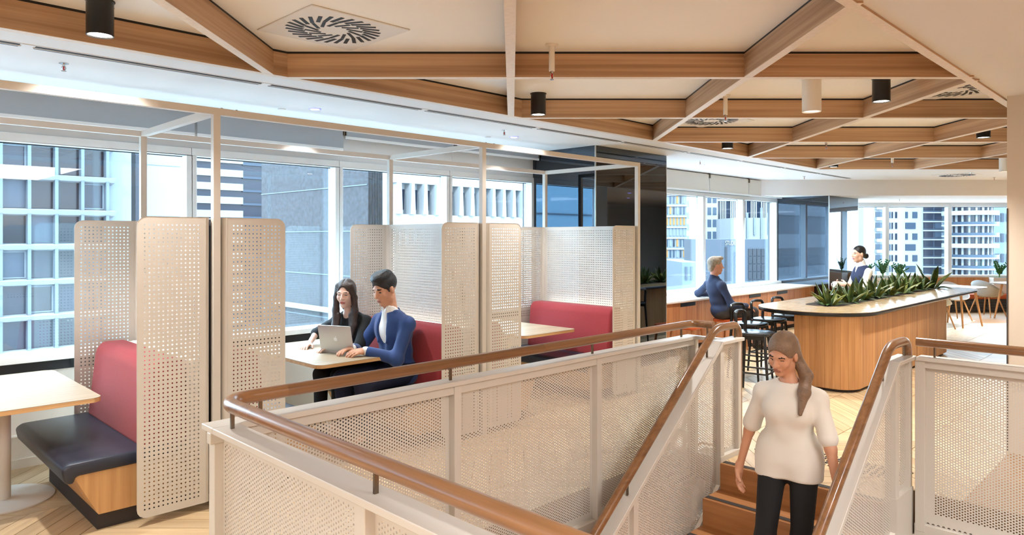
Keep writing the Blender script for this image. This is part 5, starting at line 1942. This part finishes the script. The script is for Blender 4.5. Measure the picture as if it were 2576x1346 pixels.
# ---------------------------------------------------------------- woman with long brown hair
def woman_black():
    sc = 1.06
    r = thing('person', 'woman with long brown hair and black top leaning on the table', 'person', (3.74, 5.86, 0.452), math.pi + 0.42)
    r.scale = (sc,) * 3
    J = joints(True, lean=0.24, pelz=0.13, fem=True, sh=0.150)
    for s, y in (('L', 1), ('R', -1)):
        J['K' + s] = v3(0.41, 0.09 * y, 0.075)
        J['A' + s] = v3(0.42, 0.09 * y, -0.33)
        J['T' + s] = v3(0.55, 0.09 * y, -0.375)
    WL, WR = v3(0.40, 0.01, 0.305), v3(0.30, -0.30, 0.305)
    J['EL'], J['WL'] = ik(J['SL'], WL, 0.265, 0.235, v3(-0.3, 1.0, -0.4))
    J['ER'], J['WR'] = ik(J['SR'], WR, 0.265, 0.235, v3(-0.3, -1.0, -0.4))
    H = J['neck'] + v3(0.060, 0.0, 0.158)
    RH = rot_ypr(0.22, 0.10, 0.0)
    hands = {'L': (v3(1, -0.5, -0.03), v3(0, 0.1, -1), 1, 0.5), 'R': (v3(0.9, 0.2, -0.05), v3(0, 0.2, -1), -1, 0.5)}
    build_body(r, J, H, RH, True, 0.006, hands, M_SK1, M_LIP, M_BROW, M_EYE)
    w = lambda *p: H + RH @ v3(*p)
    f = Field()
    f.ell(w(-0.018, 0, 0.044), v3(0.103, 0.083, 0.092), RH, 0.01)
    f.ell(w(-0.045, 0, -0.05), v3(0.070, 0.078, 0.12), RH, 0.03)
    for y in (1, -1):
        f.cone(w(0.03, 0.060 * y, 0.075), w(0.018, 0.083 * y, -0.03), 0.026, 0.026, 0.02)
        f.cone(w(0.018, 0.083 * y, -0.03), w(0.030, 0.088 * y, -0.14), 0.026, 0.030, 0.02)
        f.cone(w(0.030, 0.088 * y, -0.14), w(0.065, 0.085 * y, -0.27), 0.030, 0.030, 0.02)
        f.cone(w(0.065, 0.085 * y, -0.27), w(0.085, 0.080 * y, -0.35), 0.030, 0.012, 0.02)
        f.cone(w(0.045, 0.055 * y, -0.18), w(0.085, 0.062 * y, -0.32), 0.022, 0.012, 0.015)
    f.ell(w(0.110, 0, -0.022), v3(0.072, 0.058, 0.110), RH, 0.010, 's')
    f.cone(w(0.085, 0, 0.095), w(-0.03, 0, 0.150), 0.004, 0.004, 0.012, 's')
    place(r, f.mesh('hair', 0.006), 'hair', M_HAIRBR)
    f = Field()
    torso_prims(f, J, 0.010, fem=True)
    for s in 'LR':
        f.cone(J['S' + s], J['S' + s] + (J['E' + s] - J['S' + s]) * 0.98, 0.046, 0.052, 0.03)
    f.cone(J['neck'] + v3(0.0, 0, 0.0), J['neck'] + v3(0.06, 0, 0.13), 0.066, 0.09, 0.006, 's')
    f.ell(J['neck'] + v3(0.085, 0, -0.01), v3(0.05, 0.055, 0.055), None, 0.008, 's')
    place(r, f.mesh('top', 0.007), 'top', M_TOPB)
    f = Field()
    f.ell(J['pel'] + v3(0, 0, -0.01), v3(0.125, 0.17, 0.105), None, 0.03)
    for s in 'LR':
        leg_prims(f, J, s, 0.010)
    place(r, f.mesh('trousers', 0.010), 'trousers', M_TOPB)
    for s in 'LR':
        f = Field()
        shoe_prims(f, J, s)
        place(r, f.mesh('shoe', 0.009), 'shoe', M_SHOE)
woman_black()

# ---------------------------------------------------------------- grey-haired man on the stool
def man_stool():
    sc = 1.13
    r = thing('person', 'grey-haired man in a navy shirt sitting sideways at the window counter', 'person', (10.17, 5.51, 0.50), -math.pi / 4 + 0.05)
    r.scale = (sc,) * 3
    J = joints(True, lean=-0.20, pelz=0.10, sh=0.176, tw=0.22)
    J['KL'], J['AL'], J['TL'] = v3(0.42, 0.13, 0.10), v3(0.40, 0.13, -0.32), v3(0.55, 0.15, -0.385)
    J['KR'], J['AR'], J['TR'] = v3(0.42, -0.10, 0.10), v3(0.46, -0.12, -0.32), v3(0.61, -0.14, -0.385)
    WR = v3(0.30, -0.17, 0.19)
    J['ER'], J['WR'] = ik(J['SR'], WR, 0.29, 0.25, v3(-0.7, -0.5, -0.6))
    WL = v3(0.05, 0.46, 0.300)
    J['EL'], J['WL'] = ik(J['SL'], WL, 0.29, 0.25, v3(-1.0, 0.4, -0.3))
    H = J['neck'] + v3(0.02, 0.0, 0.17)
    RH = rot_ypr(-0.05, 0.02)
    hands = {'R': (v3(1, 0.1, -0.5), v3(-0.3, 0.1, -1), -1, 0.4), 'L': (v3(0.6, 0.5, 0), v3(0, 0, -1), 1, 0.4)}
    build_body(r, J, H, RH, False, 0.0075, hands, M_SK3, M_LIP2, M_BROWG, M_EYE)
    w = lambda *p: H + RH @ v3(*p)
    f = Field()
    f.ell(w(-0.020, 0, 0.046), v3(0.102, 0.084, 0.090), RH, 0.01)
    f.ell(w(0.055, 0, 0.108), v3(0.050, 0.058, 0.028), RH, 0.02)
    f.ell(w(-0.065, 0, -0.03), v3(0.045, 0.062, 0.06), RH, 0.02)
    f.ell(w(0.115, 0, -0.035), v3(0.082, 0.088, 0.105), RH, 0.012, 's')
    f.ell(w(0.055, 0, -0.12), v3(0.100, 0.11, 0.09), RH, 0.012, 's')
    for y in (1, -1):
        f.ell(w(0.004, 0.085 * y, -0.020), v3(0.030, 0.02, 0.038), RH, 0.008, 's')
    place(r, f.mesh('hair', 0.007), 'hair', M_HAIRG)
    f = Field()
    torso_prims(f, J, 0.016, 0.035)
    for s in 'LR':
        arm_prims(f, J, s, 0.010, 0.03, 1.0, 0.97)
    f.ell(J['pel'] + v3(-0.01, 0, 0.02), v3(0.125, 0.17, 0.10), None, 0.03)
    f.cone(J['neck'] + v3(-0.005, 0, -0.03), J['neck'] + v3(0.0, 0, 0.018), 0.073, 0.066, 0.015)
    f.cone(J['neck'] + v3(0.0, 0, 0.02), J['neck'] + v3(0.03, 0, 0.14), 0.056, 0.075, 0.006, 's')
    place(r, f.mesh('shirt', 0.008), 'shirt', M_SHIRTN)
    f = Field()
    f.ell(J['pel'] + v3(0, 0, -0.015), v3(0.125, 0.172, 0.09), None, 0.03)
    for s in 'LR':
        leg_prims(f, J, s, 0.012)
    place(r, f.mesh('trousers', 0.009), 'trousers', M_CHAR)
    for s in 'LR':
        f = Field()
        shoe_prims(f, J, s)
        place(r, f.mesh('shoe', 0.009), 'shoe', M_SHOE)
man_stool()

# ---------------------------------------------------------------- woman with the mug behind the island
P4U, P4V = cam(6.24, 12.45)
stool(P4U, P4V, math.radians(135), 'black stool under the woman with the mug, hidden by the island', SPW)
mg = thing('coffee_mug', 'white mug in the hand of the woman behind the island', 'mug', (0, 0, 0))
def woman_vest():
    sc = 1.19
    r = thing('person', 'woman with a dark bun in navy vest and white blouse holding a mug', 'person', (P4U, P4V, 0.61), math.radians(135) + 0.10)
    r.scale = (sc,) * 3
    J = joints(True, lean=0.10, pelz=0.10, fem=True, sh=0.150)
    for s, y in (('L', 1), ('R', -1)):
        J['K' + s] = v3(0.41, 0.09 * y, 0.06)
        J['A' + s] = v3(0.36, 0.09 * y, -0.24)
        J['T' + s] = v3(0.48, 0.09 * y, -0.28)
    WL, WR = v3(0.330, 0.085, 0.290), v3(0.340, -0.12, 0.285)
    J['EL'], J['WL'] = ik(J['SL'], WL, 0.265, 0.235, v3(-0.6, 0.3, -0.9))
    J['ER'], J['WR'] = ik(J['SR'], WR, 0.265, 0.235, v3(-0.6, -0.3, -0.9))
    H = J['neck'] + v3(0.045, 0.0, 0.160)
    RH = rot_ypr(0.10, 0.02)
    hands = {'L': (v3(1, -0.55, 0.05), v3(-0.3, -1, -0.1), 1, 0.75), 'R': (v3(1, 0.5, 0.05), v3(-0.3, 1, 0), -1, 0.7)}
    build_body(r, J, H, RH, True, 0.0075, hands, M_SK1, M_LIP, M_BROW, M_EYE)
    w = lambda *p: H + RH @ v3(*p)
    f = Field()
    f.ell(w(-0.020, 0, 0.042), v3(0.098, 0.079, 0.088), RH, 0.01)
    f.ell(w(-0.125, 0, -0.030), v3(0.040, 0.042, 0.042), RH, 0.015)
    f.ell(w(-0.075, 0, -0.01), v3(0.045, 0.050, 0.045), RH, 0.02)
    f.ell(w(0.118, 0, -0.030), v3(0.092, 0.090, 0.108), RH, 0.012, 's')
    f.ell(w(0.055, 0, -0.115), v3(0.105, 0.11, 0.09), RH, 0.012, 's')
    for y in (1, -1):
        f.ell(w(0.002, 0.084 * y, -0.015), v3(0.026, 0.02, 0.036), RH, 0.008, 's')
    place(r, f.mesh('hair', 0.007), 'hair', M_HAIRB)
    f = Field()
    torso_prims(f, J, 0.006, fem=True)
    for s in 'LR':
        arm_prims(f, J, s, 0.012, 0.03, 1.0, 0.45)
    f.cone(J['neck'] + v3(0.0, 0, -0.03), J['neck'] + v3(0.012, 0, 0.045), 0.072, 0.062, 0.015)
    f.cone(J['neck'] + v3(0.0, 0, 0.0), J['neck'] + v3(0.05, 0, 0.13), 0.052, 0.056, 0.004, 's')
    place(r, f.mesh('blouse', 0.008), 'blouse', M_SHIRTW)
    f = Field()
    torso_prims(f, J, 0.018, fem=True)
    for y in (1, -1):
        f.ell(J['S' + ('L' if y > 0 else 'R')] + v3(0, 0.05 * y, 0), v3(0.115, 0.062, 0.125), None, 0.01, 's')
    f.cone(J['neck'] + v3(0.0, 0, 0.0), J['neck'] + v3(0.04, 0, 0.15), 0.078, 0.10, 0.008, 's')
    f.cone(J['neck'] + v3(0.10, 0, 0.02), J['chest'] + v3(0.14, 0, 0.02), 0.055, 0.016, 0.008, 's')
    place(r, f.mesh('vest', 0.008), 'vest', M_VEST)
    f = Field()
    f.ell(J['pel'] + v3(0, 0, -0.01), v3(0.12, 0.168, 0.10), None, 0.03)
    for s in 'LR':
        leg_prims(f, J, s, 0.010)
    place(r, f.mesh('trousers', 0.010), 'trousers', M_SUITD)
    for s in 'LR':
        f = Field()
        shoe_prims(f, J, s)
        place(r, f.mesh('shoe', 0.010), 'shoe', M_SHOE)
    # mug between the hands
    a = math.radians(135) + 0.10
    mc = v3(0.44, -0.02, 0.235) * sc
    mg.location = (P4U + mc[0] * math.cos(a) - mc[1] * math.sin(a), P4V + mc[0] * math.sin(a) + mc[1] * math.cos(a), 0.61 + mc[2])
    MB().lathe([(0.0, 0.0), (0.040, 0.0), (0.045, 0.01), (0.047, 0.105), (0.043, 0.105), (0.040, 0.02), (0, 0.015)], 24).build('cup', mat('white_ceramic', (244, 244, 242), 0.2), mg, smooth=True)
    MB().tube(fillet([(0.044, 0, 0.085), (0.082, 0, 0.08), (0.080, 0, 0.03), (0.044, 0, 0.025)], 0.02, 4), 0.006, 8).build('handle', MATS['white_ceramic'], mg, smooth=True)
    mg.rotation_euler = (0, 0, 2.6)
woman_vest()

# ---------------------------------------------------------------- person going down the stair
def walker():
    sc = 1.07
    uu, vv = 4.44, 1.93
    zf = -0.205 * 3
    r = thing('person', 'person in a white t-shirt and black trousers walking down the stairs', 'person', (uu, vv, zf), math.pi + 0.20)
    r.scale = (sc,) * 3
    J = joints(False, lean=0.07, pelz=0.92, fem=True, sh=0.156, lat=0.03)
    J['KR'], J['AR'], J['TR'] = v3(0.16, -0.10, 0.47), v3(0.30, -0.10, -0.095), v3(0.44, -0.10, -0.16)
    J['KL'], J['AL'], J['TL'] = v3(0.10, 0.09, 0.49), v3(-0.06, 0.09, 0.085), v3(0.08, 0.10, 0.03)
    WL, WR = v3(0.16, 0.30, 0.80), v3(-0.02, -0.30, 0.80)
    J['EL'], J['WL'] = ik(J['SL'], WL, 0.28, 0.25, v3(-0.8, 0.5, -0.1))
    J['ER'], J['WR'] = ik(J['SR'], WR, 0.28, 0.25, v3(-0.8, -0.5, -0.1))
    H = J['neck'] + v3(0.05, -0.03, 0.155)
    RH = rot_ypr(-0.25, 0.38, -0.12)
    hands = {'L': (v3(0.25, 0.0, -1), v3(0.2, -1, 0), 1, 0.5), 'R': (v3(0.1, 0.0, -1), v3(0.1, 1, 0), -1, 0.5)}
    build_body(r, J, H, RH, True, 0.0072, hands, M_SK2, M_LIP2, M_BROW, M_EYE)
    w = lambda *p: H + RH @ v3(*p)
    f = Field()
    f.ell(w(-0.016, 0, 0.046), v3(0.102, 0.083, 0.090), RH, 0.01)
    f.ell(w(-0.060, 0.02, -0.02), v3(0.050, 0.058, 0.07), RH, 0.03)
    f.ell(w(0.116, 0, -0.030), v3(0.086, 0.085, 0.104), RH, 0.012, 's')
    f.ell(w(0.050, 0, -0.115), v3(0.100, 0.11, 0.09), RH, 0.012, 's')
    for y in (1, -1):
        f.ell(w(0.004, 0.086 * y, -0.018), v3(0.028, 0.02, 0.038), RH, 0.008, 's')
    N_ = J['neck']
    f.cone(w(-0.075, 0.03, -0.03), N_ + v3(-0.02, 0.085, 0.03), 0.034, 0.036, 0.02)
    f.cone(N_ + v3(-0.02, 0.085, 0.03), N_ + v3(0.085, 0.095, -0.05), 0.036, 0.034, 0.02)
    f.cone(N_ + v3(0.085, 0.095, -0.05), N_ + v3(0.125, 0.080, -0.17), 0.034, 0.012, 0.02)
    place(r, f.mesh('hair', 0.007), 'hair', M_HAIRL)
    f = Field()
    torso_prims(f, J, 0.012, 0.05, fem=True)
    f.ell(J['pel'] + v3(-0.016, 0, 0.02), v3(0.108, 0.172, 0.14), None, 0.06)
    for y in (1, -1):
        f.cone(J['pel'] + v3(-0.005, 0.078 * y, 0.06), J['pel'] + v3(0.012, 0.088 * y, -0.16), 0.100, 0.112, 0.05)
    f.ell(J['pel'] + v3(0, 0, -3.11), v3(4.0, 4.0, 3.0), None, 0.02, 's')
    for s in 'LR':
        f.cone(J['S' + s], J['S' + s] + (J['E' + s] - J['S' + s]) * 0.80, 0.045, 0.056, 0.03)
    f.cone(J['neck'] + v3(0.0, 0, 0.0), J['neck'] + v3(0.04, 0, 0.14), 0.066, 0.08, 0.006, 's')
    place(r, f.mesh('t_shirt', 0.0075), 't_shirt', M_TEE)
    f = Field()
    f.ell(J['pel'] + v3(-0.012, 0, -0.03), v3(0.100, 0.152, 0.12), None, 0.03)
    for s in 'LR':
        leg_prims(f, J, s, 0.004)
    place(r, f.mesh('trousers', 0.009), 'trousers', M_TOPB)
    for s in 'LR':
        f = Field()
        shoe_prims(f, J, s)
        place(r, f.mesh('shoe', 0.009), 'shoe', M_SHOE)
walker()

# ---------------------------------------------------------------- laptop
M_ALU = mat('silver_aluminium', (202, 200, 198), 0.35, 0.6)
lp = thing('laptop', 'open silver laptop on the table seen from the back of its lid', 'laptop', (3.33, 5.53, 0.745), math.radians(-64))
LW, LD, LH = 0.335, 0.24, 0.245
MB().prism(rrect(-LW / 2, LW / 2, 0.0, LD, 0.014), 0.003, 0.016).build('base', M_ALU, lp)
MB().box(-0.13, 0.13, 0.03, 0.12, 0.016, 0.0175).build('keyboard', M_BLACK, lp)
lid = MB()
pts = rrect(-LW / 2, LW / 2, 0.0, LH, [0.004, 0.014, 0.014, 0.004])
lid.prism(pts, -0.004, 0.003)
lo_ = lid.build('lid', M_ALU, lp, (0, 0.0, 0.016))
lo_.rotation_euler = (math.radians(90 + 14), 0, 0)
MB().prism(rrect(-LW / 2 + 0.01, LW / 2 - 0.01, 0.012, LH - 0.01, 0.004), -0.0046, -0.004).build('screen', mat('laptop_display', (30, 34, 42), 0.1, emit=(0.6, 0.75, 1.0), estr=0.5), lo_)
ap = []
for k in range(40):
    a = 2 * math.pi * k / 40
    x, y = 0.017 * math.cos(a) * (1 + 0.06 * math.cos(2 * a)), 0.0185 * math.sin(a)
    if abs(a - math.pi / 2) < 0.5:
        y -= 0.003 * (1 - abs(a - math.pi / 2) / 0.5)
    if abs(a - 3 * math.pi / 2) < 0.35:
        y += 0.002 * (1 - abs(a - 3 * math.pi / 2) / 0.35)
    if x > 0:
        dd = math.hypot(x - 0.0225, y - 0.003)
        if dd < 0.0095:
            x = 0.0225 - math.sqrt(max(0.0095 ** 2 - (y - 0.003) ** 2, 0))
    ap.append((x, y))
em = MB()
em.prism([(p[0], p[1] + LH / 2 - 0.004) for p in ap], 0.003, 0.0036)
em.prism([(0.000 + 0.0, LH / 2 + 0.0165), (0.004, LH / 2 + 0.017), (0.009, LH / 2 + 0.023), (0.0085, LH / 2 + 0.028), (0.003, LH / 2 + 0.0245)], 0.003, 0.0036)
em.build('lid_emblem', mat('bright_emblem', (238, 240, 242), 0.25), lo_)

# ================================================================== to metres
for o in list(scene.objects):
    if o.parent is None:
        o.location = o.location * S
        if o.type not in ('LIGHT', 'CAMERA'):
            o.scale = o.scale * S
